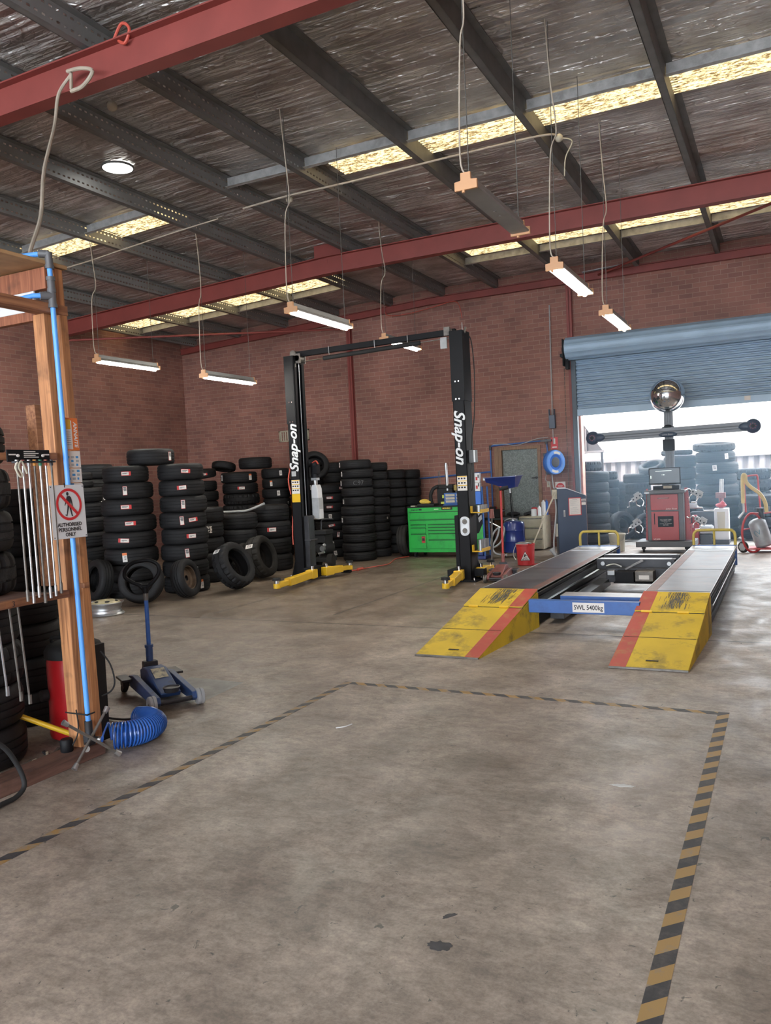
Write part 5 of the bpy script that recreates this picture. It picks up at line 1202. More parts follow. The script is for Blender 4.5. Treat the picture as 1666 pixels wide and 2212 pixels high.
# ------------------------------------------------------------------ blue trolley jack
def trolley_jack(name, label, loc, rz, body, arm_m, handle_m, hl, hang, L_=.62, W_=.27, loop=True, wheel_m=None):
    """nose along +x, handle at the origin"""
    t = thing(name, label, 'trolley jack', loc, rz)
    for s_ in (-1, 1):
        MB().prism([(-.05, .05), (.10, .045), (L_, .035), (L_ + .03, .06), (L_ + .01, .10), (.35, .125), (.05, .15), (-.08, .13)], s_ * W_ / 2 - .022, s_ * W_ / 2 + .022).build('side_frame', body, t, local=True, bev=.004)
        fw = MB().lathe([(.01, -.026), (.052, -.026), (.058, -.02), (.058, -.004), (.050, 0), (.058, .004), (.058, .02), (.052, .026), (.01, .026)], Matrix.Translation((L_, s_ * (W_ / 2 + .035), .058)) @ Matrix.Rotation(PI / 2, 4, 'X'), 28).build('front_wheel', wheel_m or M['lgrey'], t, local=True)
        MB().box(-.16, .04, s_ * W_ / 2 - .02, s_ * (W_ / 2 + .10), .108, .125).box(-.15, -.06, s_ * (W_ / 2 + .02), s_ * (W_ / 2 + .07), .05, .11).build('castor_bracket', M['dark'], t, local=True, bev=.003)
        MB().lathe([(.01, -.018), (.046, -.018), (.05, -.012), (.05, .012), (.046, .018), (.01, .018)], Matrix.Translation((-.11, s_ * (W_ / 2 + .045), .05)) @ Matrix.Rotation(PI / 2 + .3 * s_, 4, 'X'), 24).build('rear_castor', M['black_matte'], t, local=True)
    MB().cyl((L_, -W_ / 2 - .05, .058), (L_, W_ / 2 + .05, .058), .016, n=12).box(L_ - .07, L_ - .03, -W_ / 2, W_ / 2, .03, .05).build('front_axle', M['dark'], t, local=True)
    MB().prism([(-.04, .06), (.48, .055), (.50, .09), (.40, .115), (.16, .205), (.03, .20), (-.05, .17)], -.075, .075).build('lift_arm', arm_m, t, local=True, bev=.008)
    MB().lathe([(.001, .10), (.05, .10), (.055, .115), (.062, .135), (.055, .137), (.05, .128), (.001, .128)], Matrix.Translation((L_ - .10, 0, 0)), 28).build('saddle', M['dark'], t, local=True)
    MB().box(-.065, .005, -.055, .055, .05, .23).cyl((-.03, -.06, .17), (-.03, .06, .17), .028, n=14).build('handle_yoke', M['dark'], t, local=True, bev=.008)
    d = Vector((math.sin(hang), 0, math.cos(hang))); b0 = Vector((-.03, 0, .17))
    MB().cyl(b0, b0 + d * .17, .027, n=16).cyl(b0 + d * .165, b0 + d * .185, .033, n=16).build('handle_socket', arm_m, t, local=True)
    MB().cyl(b0 + d * .18, b0 + d * hl, .0165, n=14).build('handle_tube', handle_m, t, local=True)
    return t, b0, d
bj, b0, d = trolley_jack('trolley_jack', 'blue trolley jack with a tall handle standing on the near floor', (-4.41, 4.63, 0), math.atan2(-.53, .85), M['jack_blue'], M['jack_blue'], M['jack_handle'], .53, 0.0)
MB().add([(.165, -.05, .2055), (.29, -.05, .1585), (.29, .05, .1585), (.165, .05, .2055)], [(0, 1, 2, 3)]).build('torn_label', mat('torn_label', (.55, .50, .36), .7, 0, .2, 20, dirt=(.03, .05, .12), dirt_amt=.9, dscale=18), bj, local=True, smooth=False)
MB().cyl(b0 + d * .53, b0 + d * .60, .0175, .021, n=14).build('handle_neck', M['rust'], bj, local=True)
lp = [(-.02, .808), (-.10, .845), (-.150, .885), (-.145, .94), (-.09, .99), (0, 1.008), (.065, 1.0), (.112, .96), (.105, .895), (.03, .812)]
# loop faces the camera: convert from picture-right axis to the jack's own frame
rzj = math.atan2(-.53, .85)
def jl(u, z):
    v = Vector((.90 * u, .44 * u, 0)); v.rotate(Matrix.Rotation(-rzj, 3, 'Z'))
    return Vector((b0.x + v.x, b0.y + v.y, z))
lq = [Vector(p).to_3d() for p in [(a_, 0, b_) for a_, b_ in lp]]
lpts = smoothpath([jl(a_, b_) for a_, b_ in lp + [lp[0]]], 5)[:-1]
MB().tube(lpts, .0155, 12, closed=True).build('handle_grip', M['black'], bj, local=True)
MB().tube([jl(0, .755), jl(0, .80)], [.022, .026], 12).tube([jl(0, .775), jl(-.04, .812)], .017, 10).tube([jl(0, .775), jl(.03, .818)], .017, 10).build('handle_fork', M['black'], bj, local=True)
# ------------------------------------------------------------------ far wall things
rj, b0, d = trolley_jack('trolley_jack', 'faded red trolley jack parked at the foot of the lettered hoist post', (-3.74, 11.20, 0), math.atan2(-.99, .12), M['jack_red'], M['jack_red'], M['red_paint'], 1.17, -.03, L_=.55, W_=.22, wheel_m=M['rust'])
MB().cyl(b0 + d * 1.13 + Vector((0, -.02, 0)), b0 + d * 1.13 + Vector((-.05, .10, .02)), .035, .028, n=14).build('handle_grip', M['black_matte'], rj, local=True)
pr = thing('prop_stand', 'thin red-topped support pole standing behind the red trolley jack', 'support pole', (-4.36, 12.5, 0))
MB().cyl((-4.36, 12.5, .02), (-4.33, 12.5, .80), .014, n=10).cyl((-4.36, 12.5, 0), (-4.36, 12.5, .03), .07, n=16).build('pole', M['rust'], pr)
MB().cyl((-4.33, 12.5, .80), (-4.325, 12.5, .95), .045, .03, n=12).build('pole_head', M['jack_red'], pr)

# green tool cabinet
gx0, gx1, gy = -6.46, -5.20, 13.80
gc = thing('tool_cabinet', 'wide bright green tool cabinet on castors behind the hoist', 'tool cabinet', ((gx0 + gx1) / 2, 14.1, 0))
MB().box(gx0, gx1, gy, gy + .62, .10, .945).build('cabinet_body', M['green'], gc, bev=.006)
MB().box(gx0 - .005, gx1 + .005, gy - .005, gy + .625, .945, .962).build('top_mat', M['black_matte'], gc, bev=.003)
def zz(p): return .945 - (p - 740) * .00129
def xx(p): return gx0 + (p - 155) * .00101 * (1.26 / 1.27)
def drawer(x0, x1, p0, p1):
    dr_ = MB().box(x0, x1, gy - .018, gy + .002, zz(p1), zz(p0)).build('drawer', M['green'], gc, bev=.003)
    MB().box(x0, x1, gy - .026, gy - .002, zz(p0) - .006, zz(p0) + .007).build('drawer_grip', M['green_dark'], dr_, bev=.002)
drawer(gx0 + .05, gx1 - .05, 806, 905); drawer(gx0 + .05, gx1 - .05, 920, 980)
for p in ((992, 1022), (1038, 1112), (1128, 1338)): drawer(gx0 + .06, gx0 + .37, *p)
for p in ((992, 1022), (1034, 1066), (1078, 1112), (1126, 1200), (1216, 1338)): drawer(gx0 + .42, gx1 - .06, *p)
MB().box(gx0 + .28, gx0 + .35, gy - .0205, gy - .018, .28, .405).build('warning_label', M['red_paint'], gc, smooth=False)
MB().box(gx0 + .29, gx0 + .34, gy - .0215, gy - .0205, .32, .37).box(gx0 + .285, gx0 + .345, gy - .0215, gy - .0205, .395, .402).build('label_print', M['ink'], gc, smooth=False)
lettering('Snap-on', .045, M['ink'], gc, frame((gx0 + .145, gy - .002, .908), (1, 0, 0), (0, 0, 1)), width=.14, bold=.001, shear=.3)
MB().box(gx0 + .235, gx0 + .295, gy - .002, gy, .895, .925).build('small_sticker', M['ink'], gc, smooth=False)
MB().box(gx0 + .55, gx0 + .64, gy - .002, gy, .905, .918).build('small_sticker', M['paper'], gc, smooth=False)
MB().box(gx0 + .70, gx0 + .92, gy - .002, gy, .893, .944).build('sponsor_sticker', M['ink'], gc, smooth=False)
lettering('MONRO', .036, mat('sticker_yellow', (.75, .6, .05), .5), gc, frame((gx0 + .80, gy - .003, .922), (1, 0, 0), (0, 0, 1)), width=.16, bold=.001, shear=.2)
for x in (gx0 + .10, gx1 - .10):
    for y in (gy + .09, gy + .52):
        MB().cyl((x - .02, y, .05), (x + .02, y, .05), .05, n=18).box(x - .03, x + .03, y - .03, y + .03, .07, .10).build('castor', M['black_matte'], gc, bev=.003)
og = thing('parts_organiser', 'blue small-drawer parts organiser sitting on the green cabinet', 'organiser', (-5.6, 14.1, .962))
MB().box(-5.78, -5.30, 14.0, 14.2, .985, 1.20).box(-5.80, -5.28, 13.98, 14.22, .963, .985).build('organiser_body', M['blue'], og, bev=.005)
for i in range(3):
    for j in range(2): MB().box(-5.74 + j * .22, -5.56 + j * .22, 13.985, 14.0, 1.02 + i * .058, 1.06 + i * .058).box(-5.74 + j * .22, -5.56 + j * .22, 13.975, 13.99, 1.052 + i * .058, 1.062 + i * .058).build('small_drawer', M['offwhite'], og)
put(MB().sphere((-6.18, 13.98, 1.055), .065, 14, (1.6, 1, .75)).sphere((-6.10, 13.95, 1.04), .05, 12, (1.4, 1, .6)).build('yellow_rag', mat('rag_yellow', (.72, .50, .08), .8, 0, .15, 10, .4, 25)), 'crumpled yellow cloth lying on the cabinet top', 'cloth')
put(MB().box(-6.30, -5.95, 13.90, 14.15, .963, 1.01).build('tool_tray', M['black_matte'], bev=.01), 'low black tray under the yellow cloth on the cabinet', 'tray')
put(MB().box(-6.42, -6.32, 13.86, 13.95, .963, .985).build('paint_tin_lid', M['offwhite'], bev=.006), 'pale flat lid on the nearest corner of the cabinet top', 'lid')
ms = thing('pump_press', 'dark press with a curved hose and upright chrome tube behind the cabinet', 'press', (-5.86, 14.3, .962))
MB().box(-6.02, -5.70, 14.24, 14.40, .963, 1.36).box(-6.06, -5.68, 14.22, 14.42, 1.28, 1.34).build('press_body', M['black_matte'], ms, bev=.01)
MB().cyl((-5.80, 14.25, 1.24), (-5.815, 14.25, 1.74), .028, n=16).cyl((-5.815, 14.25, 1.74), (-5.815, 14.25, 1.77), .02, n=12).build('chrome_tube', M['steel'], ms)
MB().tube(smoothpath([(-5.98, 14.22, 1.33), (-6.08, 14.2, 1.28), (-6.13, 14.18, 1.15), (-6.10, 14.16, .99)]), .035, 12).build('curved_hose', M['black_matte'], ms)
MB().box(-5.90, -5.84, 14.20, 14.235, 1.1, 1.16).box(-5.93, -5.86, 14.20, 14.235, .99, 1.03).build('warning_tag', mat('tag_lime', (.55, .6, .08), .6), ms)
MB().cyl((-6.0, 14.3, 1.36), (-6.0, 14.3, 1.62), .006, n=6).cyl((-5.97, 14.3, 1.36), (-5.965, 14.3, 1.63), .005, n=6).build('thin_rod', M['rust'], ms)
yb = thing('yellow_box', 'yellow wire basket of gear behind the parts organiser', 'basket', (-5.6, 14.35, 1.25))
MB().box(-5.68, -5.36, 14.26, 14.42, 1.235, 1.345).build('basket', mat('basket_yellow', (.38, .27, .07), .6, 0, .3, 30, .5, 60), yb, bev=.01)
MB().sphere((-5.50, 14.33, 1.37), .06, 12, (1.2, .9, .7)).build('glove', mat('glove_yellow', (.72, .48, .05), .7), yb)
MB().box(-5.66, -5.38, 14.28, 14.40, .963, 1.235).build('basket_stand', M['dark'], yb, bev=.005)

# tall blue tool stand behind the lettered post
bs = thing('tool_stand', 'tall blue tool stand showing a black and green panel behind the hoist post', 'tool stand', (-4.92, 13.65, 0))
for x in (-4.87, -4.83):
    MB().cyl((x, 13.62 + (x + 4.87) * 4, .04), (x - .01, 13.62 + (x + 4.87) * 4, 1.30), .018, n=10).build('upright', M['blue'], bs)
MB().box(-5.12, -4.82, 13.5, 13.9, .0, .06).box(-5.0, -4.9, 13.6, 13.75, .06, .16).build('stand_base', M['deepblue'], bs, bev=.01)
pn = MB().box(-5.03, -4.89, 13.62, 13.66, .36, .95).build('display_panel', M['black'], bs, bev=.003)
MB().prism([(-5.028, .362), (-4.892, .362), (-4.892, .64), (-4.97, .47), (-5.028, .45)], 13.617, 13.62).build('green_flash', M['green'], pn, smooth=False)
MB().prism([(-4.99, .88), (-4.93, .92), (-4.915, .85), (-4.97, .78)], 13.617, 13.62).prism([(-4.975, .74), (-4.91, .80), (-4.905, .72), (-4.96, .66)], 13.617, 13.62).build('grey_flash', M['lgrey'], pn, smooth=False)
MB().box(-5.02, -4.90, 13.60, 13.68, .985, 1.22).build('blue_bin', M['reel'], bs, bev=.006)
for z, h_, lb in ((1.225, .15, 'lower white box with red print on the blue tool stand'), (1.38, .17, 'upper white box with red print topping the blue tool stand')):
    bx = thing('supply_box', lb, 'box', (-4.96, 13.64, z), 0, 'white boxes on the blue stand')
    MB().box(-5.01, -4.91, 13.60, 13.68, z, z + h_).build('carton', M['white'], bx, bev=.003)
    MB().box(-4.985, -4.95, 13.598, 13.6, z + .04, z + .10).build('red_print', M['red'], bx, smooth=False)
    MB().box(-4.945, -4.925, 13.598, 13.6, z + .08, z + .14).build('black_print', M['ink'], bx, smooth=False)

# waste oil drainer
od = thing('oil_drainer', 'blue wheeled waste oil drainer tank with a wide pan on a mast', 'oil drainer', (-4.42, 13.95, 0))
MB().lathe([(.001, .66), (.10, .66), (.165, .64), (.19, .60), (.193, .50), (.197, .49), (.193, .48), (.193, .30), (.197, .29), (.193, .28), (.193, .12), (.18, .09), (.001, .09)], Matrix.Translation((-4.42, 13.95, 0)), 40).build('tank', M['deepblue'], od)
MB().cyl((-4.44, 13.93, .65), (-4.46, 13.93, 1.32), .012, n=10).cyl((-4.41, 13.93, .65), (-4.44, 13.93, 1.32), .006, n=8).build('mast', M['black'], od)
MB().cyl((-4.455, 13.93, 1.16), (-4.46, 13.93, 1.27), .022, n=12).build('height_clamp', M['steel'], od)
# funnel shaped pan, deep at one end
pv = [(-4.86, 13.70, 1.445), (-4.86, 14.12, 1.445), (-4.28, 14.12, 1.46), (-4.28, 13.70, 1.46), (-4.84, 13.74, 1.37), (-4.84, 14.08, 1.37), (-4.33, 14.0, 1.27), (-4.33, 13.82, 1.27), (-4.46, 13.82, 1.24), (-4.46, 14.0, 1.24)]
MB().add(pv, [(0, 1, 5, 4), (1, 2, 6, 9, 5), (2, 3, 7, 6), (3, 0, 4, 8, 7), (4, 5, 9, 8), (8, 9, 6, 7)]).bar((-4.87, 13.70, 1.45), (-4.27, 13.70, 1.465), .02, .014).bar((-4.87, 14.12, 1.45), (-4.27, 14.12, 1.465), .02, .014).bar((-4.87, 13.70, 1.45), (-4.87, 14.12, 1.45), .02, .014).bar((-4.27, 13.70, 1.465), (-4.27, 14.12, 1.465), .02, .014).build('drain_pan', M['deepblue'], od, smooth=False)
MB().box(-4.875, -4.845, 13.69, 13.72, 1.41, 1.46).cyl((-4.27, 13.70, 1.46), (-4.27, 13.70, 1.48), .008).build('pan_corner', M['steel'], od)
MB().cyl((-4.42, 13.95, .66), (-4.42, 13.95, .69), .07, n=18).tube(smoothpath([(-4.56, 13.85, .66), (-4.5, 13.84, .69), (-4.42, 13.86, .70), (-4.34, 13.86, .68)]), .012, 8).build('top_valve', M['steel'], od)
MB().tube(smoothpath([(-4.58, 13.80, .57), (-4.53, 13.74, .50), (-4.60, 13.72, .30), (-4.74, 13.74, .20), (-4.80, 13.76, .28), (-4.74, 13.76, .46), (-4.64, 13.76, .54), (-4.66, 13.73, .40), (-4.76, 13.72, .20), (-4.70, 13.74, .08), (-4.52, 13.80, .05)]), .017, 10).build('drain_hose', M['lgrey'], od)
MB().cyl((-4.80, 13.72, .66), (-4.62, 13.78, .55), .018, n=10).build('hose_nozzle', M['chrome'], od)
for x, y in ((-4.58, 13.82), (-4.30, 13.80), (-4.42, 14.12)):
    MB().cyl((x - .015, y, .045), (x + .015, y, .045), .045, n=16).bar((x, y, .085), (-4.42, 13.95, .11), .05, .02).build('castor', M['black_matte'], od, bev=.003)

bu = thing('mop_bucket', 'red plastic bucket with a wet-floor triangle standing on the floor', 'bucket', (-3.85, 12.72, 0))
MB().lathe([(.001, .006), (.128, .006), (.135, .012), (.150, .33), (.157, .335), (.157, .352), (.150, .356), (.146, .34), (.130, .02), (.001, .02)], Matrix.Translation((-3.85, 12.72, 0)), 40).build('bucket_body', M['bucket'], bu)
fa = Vector((.30, -.95, 0)).normalized(); fx = Vector((fa.y * -1, fa.x, 0)) * 1
fx = Vector((.95, .30, 0))
oc = Vector((-3.85, 12.72, 0)) + fa * .1435
tm = frame(oc + Vector((-.01, 0, .165)), fx, Vector((0, 0, 1)) + fa * .045)
b = MB()
b.add([tm @ Vector(p) for p in ((-.082, -.075, .004), (.082, -.075, .004), (0, .082, .004))], [(0, 1, 2)]).mat(1).add([tm @ Vector(p) for p in ((-.072, -.069, .005), (.072, -.069, .005), (0, .069, .005))], [(0, 1, 2)])
b.build('warning_triangle', [M['ink'], M['paper']], bu, smooth=False)
MB().add([tm @ Vector(p) for p in ((-.012, .03, .006), (.002, .038, .006), (.006, .024, .006), (.026, .008, .006), (.022, .0, .006), (.004, .010, .006), (-.004, -.004, .006), (-.026, -.008, .006), (-.026, -.016, .006), (.0, -.014, .006), (-.02, .012, .006))], [tuple(range(11))]).build('falling_figure', M['ink'], bu, smooth=False)
lettering('CAUTION', .026, M['ink'], bu, tm @ Matrix.Translation((0, -.034, .006)), width=.075, bold=.0008, depth=.0006)
lettering('WET FLOOR', .022, M['ink'], bu, tm @ Matrix.Translation((0, -.057, .006)), width=.105, bold=.0008, depth=.0006)
MB().tube(smoothpath([(-4.00, 12.70, .335), (-4.03, 12.66, .25), (-4.03, 12.64, .16), (-3.99, 12.63, .10)]), .007, 8).tube(smoothpath([(-3.98, 12.66, .36), (-3.9, 12.62, .385), (-3.80, 12.62, .38), (-3.73, 12.66, .36)]), .012, 8).build('bucket_handle', M['steel'], bu)
MB().box(-3.98, -3.78, 12.60, 12.64, .352, .368).build('wringer', M['lgrey'], bu, bev=.004)
put(MB().cyl((-3.83, 12.70, .10), (-3.60, 13.78, 1.14), .012, n=12).build('mop', M['offwhite']), 'pale mop handle leaning from the red bucket to the navy console', 'mop')
put(MB().lathe([(.001, .0), (.13, .0), (.13, .006), (.001, .008)], Matrix.Translation((-3.70, 12.80, .001)), 28).build('bucket_lid', M['bucket']), 'flat red lid lying on the floor beside the red bucket', 'lid')

# cream filing cabinet with cans
fc = thing('filing_cabinet', 'low cream filing cabinet with three drawers beside the small door', 'filing cabinet', (-4.43, 15.35, 0))
MB().box(-4.67, -4.20, 15.08, 15.66, .02, .66).build('cabinet_body', M['cream'], fc, bev=.006)
for z0, z1 in ((.035, .235), (.245, .445), (.455, .635)):
    q = MB().box(-4.655, -4.215, 15.062, 15.08, z0, z1).build('drawer', M['cream'], fc, bev=.004)
    MB().box(-4.655, -4.215, 15.05, 15.066, z1 - .028, z1 - .004).build('drawer_pull', M['rust'], q, bev=.003)
def can(x, y, z, r_, h_, m1, m2, label, spray=True):
    c = thing('spray_can', label, 'can', (x, y, z), 0, 'cans on the filing cabinet')
    MB().lathe([(.001, 0), (r_, 0), (r_, h_), (r_ * .9, h_ + .012), (r_ * .5, h_ + .02), (.001, h_ + .02)], Matrix.Translation((x, y, z)), 20).build('can_body', m1, c)
    if spray: MB().cyl((x, y, z + h_ + .015), (x, y, z + h_ + .045), r_ * .55, r_ * .4, n=14).build('can_cap', m2, c)
    return c
can(-4.40, 15.20, .66, .055, .12, M['white'], M['white'], 'squat white can on the filing cabinet front', False)
can(-4.29, 15.20, .66, .035, .15, M['white'], M['white'], 'slim white spray can on the filing cabinet front')
can(-4.25, 15.36, .66, .042, .25, M['white'], M['white'], 'tallest white bottle standing on the filing cabinet')
can(-4.45, 15.42, .66, .06, .14, M['red'], M['red'], 'red tin at the rear of the filing cabinet', False)
can(-4.18 - .05, 15.52, .66, .03, .25, M['reel'], M['reel'], 'tall blue spray can at the filing cabinet edge')
put(MB().bar((-4.62, 15.3, .70), (-4.42, 15.38, .74), .05, .05).bar((-4.60, 15.25, .69), (-4.58, 15.45, .69), .05, .05).build('air_gun', M['black_matte'], bev=.01), 'black air gun lying among cans on the filing cabinet', 'air gun')
dk = thing('workbench', 'dark cluttered workbench between hoist post and small door', 'workbench', (-4.95, 15.3, 0))
MB().box(-5.45, -4.72, 15.05, 15.7, .60, .65).build('bench_top', M['dark'], dk, bev=.005)
for x in (-5.40, -4.78):
    for y in (15.1, 15.65): MB().box(x - .025, x + .025, y - .025, y + .025, 0, .60).build('leg', M['dark'], dk)
vs = thing('bench_vice', 'dark vice clamped on the cluttered workbench', 'vice', (-5.1, 15.2, .65))
MB().box(-5.2, -5.05, 15.12, 15.3, .65, .80).cyl((-5.2, 15.2, .78), (-5.0, 15.2, .78), .035).box(-5.28, -5.2, 15.1, 15.3, .72, .86).build('vice_body', M['black_matte'], vs, bev=.01)
MB().cyl((-5.0, 15.1, .78), (-5.0, 15.32, .78), .01, n=8).build('vice_bar', M['steel'], vs)
put(MB().sphere((-4.86, 15.35, .70), .09, 12, (1.6, 1, .5)).build('dark_rag', M['black_matte']), 'heap of dark rag on the workbench by the drainer', 'cloth')
put(MB().cyl((-5.30, 15.5, .65), (-5.30, 15.5, .85), .05, n=14).build('oil_tin', M['red_paint'], bev=.004), 'dull red tin at the back of the workbench', 'tin')
bp = thing('wall_pipe', 'blue-grey air pipe running along the brick wall and around the small door', 'pipe', (-5.6, 15.76, 1.5))
MB().cyl((-7.10, 15.74, 1.485), (-5.42, 15.74, 1.56), .018, n=10).tube([(-5.42, 15.74, .7), (-5.42, 15.74, 2.06), (-5.38, 15.74, 2.09), (-4.28, 15.74, 2.13), (-4.24, 15.74, 2.12), (-4.23, 15.74, 1.9)], .016, 10).build('pipe_run', M['blue'], bp)
MB().cyl((-5.42, 15.74, 2.0), (-5.42, 15.74, 2.10), .026).cyl((-4.25, 15.74, 2.05), (-4.25, 15.74, 2.16), .026).box(-4.36, -4.14, 15.71, 15.76, 2.105, 2.145).build('pipe_fitting', M['dark'], bp)
lead('grey_cable', [(-5.36, 15.72, 2.115), (-5.1, 15.72, 2.11), (-4.9, 15.72, 2.07), (-4.7, 15.72, 2.10), (-4.45, 15.72, 2.17), (-4.2, 15.72, 2.19)], .008, M['lgrey'], 'pale cable sagging along the pipe above the small door', 'cable')
cn = thing('wall_conduit', 'thin pale conduit dropping down the brick wall to the hose reel', 'conduit', (-4.1, 15.76, 3))
MB().cyl((-4.085, 15.76, 4.78), (-4.11, 15.76, 2.62), .012, n=8).cyl((-4.11, 15.76, 2.35), (-4.11, 15.76, 2.05), .010, n=8).build('conduit_run', M['lgrey'], cn)
MB().box(-4.17, -4.05, 15.70, 15.8, 2.36, 2.62).box(-4.17, -4.15, 15.70, 15.76, 2.62, 2.74).box(-4.07, -4.05, 15.70, 15.76, 2.62, 2.74).build('switch_gear', M['console'], cn, bev=.006)
rs = thing('red_notice', 'red and white notice on the wall above the blue hose reel', 'notice', (-4.095, 15.79, 2.06))
MB().box(-4.165, -4.025, 15.782, 15.79, 1.95, 2.185).build('notice_plate', M['sign_red'], rs, smooth=False)
MB().box(-4.115, -4.075, 15.779, 15.782, 2.05, 2.16).box(-4.14, -4.05, 15.779, 15.782, 1.975, 2.0).build('notice_print', M['paper'], rs, smooth=False)
rs = thing('red_notice', 'white notice with a red half circle low on the wall below the hose reel', 'notice', (-4.01, 15.79, 1.23))
MB().box(-4.11, -3.91, 15.782, 15.79, 1.165, 1.295).build('notice_plate', M['paper'], rs, smooth=False)
MB().prism([(-4.01 + .085 * math.cos(PI * k / 16), 1.185 + .085 * math.sin(PI * k / 16)) for k in range(17)], 15.779, 15.782).build('half_circle', M['sign_red'], rs, smooth=False)
MB().box(-4.06, -3.96, 15.777, 15.779, 1.215, 1.222).box(-4.05, -3.97, 15.777, 15.779, 1.198, 1.204).build('notice_print', M['paper'], rs, smooth=False)
sw = thing('wall_switch', 'small cream wall switch between small door and hose reel', 'switch', (-4.245, 15.79, 1.25))
MB().box(-4.28, -4.21, 15.78, 15.80, 1.195, 1.315).build('switch_plate', M['offwhite'], sw, bev=.004)
MB().box(-4.255, -4.235, 15.772, 15.78, 1.24, 1.27).build('rocker', M['cream'], sw)
hr = thing('hose_reel', 'round blue retractable hose reel on the wall beside the roller door', 'hose reel', (-4.03, 15.6, 1.68))
rm = Matrix.Translation((-4.03, 15.45, 1.685)) @ Matrix.Rotation(R(38), 4, 'Z') @ Matrix.Rotation(PI / 2, 4, 'X')
MB().lathe([(.001, -.11), (.20, -.11), (.215, -.09), (.215, .05), (.20, .07), (.001, .07)], rm @ Matrix.Diagonal((.92, 1.12, 1, 1)), 40).build('reel_case', M['reel'], hr)
MB().lathe([(.135, .07), (.205, .07), (.21, .085), (.20, .10), (.15, .10), (.135, .085)], rm @ Matrix.Diagonal((.92, 1.12, 1, 1)), 40, True).build('reel_flange', mat('reel_light', (.16, .36, .85), .35), hr)
MB().lathe([(.001, .09), (.06, .09), (.085, .08), (.09, .07), (.001, .07)], rm @ Matrix.Diagonal((.92, 1.12, 1, 1)), 32).build('reel_hub', M['grey'], hr)
for a0 in (R(55), R(-125)):
    b = MB(); vs_ = []
    for k in range(7):
        a_ = a0 + R(50) * k / 6
        for r_ in (.145, .185): vs_.append(rm @ Vector((r_ * math.cos(a_) * .92, r_ * math.sin(a_) * 1.12, .1015)))
    b.add(vs_, [(2 * k, 2 * k + 1, 2 * k + 3, 2 * k + 2) for k in range(6)]).build('reel_sticker', M['paper'], hr, smooth=False)
MB().box(-4.26, -4.06, 15.50, 15.795, 1.80, 1.87).box(-4.24, -4.05, 15.6, 15.795, 1.45, 1.80).build('reel_bracket', M['console'], hr, bev=.01)
MB().tube(smoothpath([(-4.10, 15.5, 1.47), (-4.02, 15.3, 1.2), (-3.82, 14.8, 1.17), (-3.72, 14.45, 1.18)]), .013, 10).tube(smoothpath([(-4.24, 15.7, 1.5), (-4.28, 15.7, 1.35), (-4.2, 15.7, 1.25), (-4.15, 15.7, .9)]), .007, 8).build('reel_hose', M['lgrey'], hr)

# navy hoist control console
co = thing('control_console', 'navy hoist control console with a sloping top and taped notice', 'control console', (-3.42, 14.3, 0))
Cm = Matrix.Translation((-3.62, 14.0, 0)) @ Matrix.Rotation(R(20), 4, 'Z')
MB().prism([(0, 0), (.50, 0), (.50, 1.06), (.16, 1.20), (0, 1.20)], 0, .42, Cm).build('console_body', M['console'], co, bev=.006)
MB().prism([(-.005, 1.20), (.16, 1.20), (.505, 1.058), (.505, 1.068), (.163, 1.212), (-.005, 1.212)], -.012, .43, Cm).build('top_lip', M['steel'], co)
pn = MB().box(.19, .41, -.004, 0.0, .72, 1.035, Cm).build('taped_notice', M['red'], co, smooth=False)
MB().box(.203, .397, -.006, -.004, .735, 1.02, Cm).build('paper_sheet', M['paper'], pn, smooth=False)
b = MB(); rr = random.Random(9)
for k in range(17):
    z = 1.0 - k * .0155
    if k in (0, 9): b.box(.26, .34, -.0075, -.006, z, z + .006, Cm)
    elif k != 8: b.box(.22, .22 + rr.uniform(.10, .165), -.0075, -.006, z, z + .003, Cm)
b.build('notice_print', M['lgrey'], pn, smooth=False)
for z in (.96, .90): MB().box(.415, .49, -.003, 0, z, z + .045, Cm).build('small_label', M['paper'], co, smooth=False)
MB().box(.42, .485, -.004, -.003, .985, .995, Cm).box(.42, .485, -.004, -.003, .965, .975, Cm).build('label_print', M['ink'], co, smooth=False)
MB().box(.10, .13, -.012, 0, .70, .82, Cm).cyl(Cm @ Vector((.115, -.012, .80)), Cm @ Vector((.115, -.03, .80)), .012).bar(Cm @ Vector((.115, -.028, .80)), Cm @ Vector((.112, -.026, .70)), .016, .01).build('door_latch', M['steel'], co, bev=.002)
MB().box(-.085, 0, .0, .10, 1.02, 1.19, Cm).cyl(Cm @ Vector((-.045, -.0, 1.12)), Cm @ Vector((-.045, -.03, 1.12)), .03, n=16).build('isolator_switch', M['offwhite'], co, bev=.008)
MB().tube(smoothpath([Cm @ Vector(p) for p in ((-.03, .05, 1.02), (-.025, .04, .8), (-.06, .02, .5), (-.09, .0, .25), (-.085, -.01, .09))]), .016, 10).build('supply_cable', M['lgrey'], co)
MB().cyl(Cm @ Vector((-.14, .0, .14)), Cm @ Vector((-.06, -.04, .02)), .045, .03, n=14).build('cable_gland', M['lgrey'], co)
MB().box(-.045, -.002, .05, .12, .35, .58, Cm).build('terminal_box', M['offwhite'], co, bev=.004)
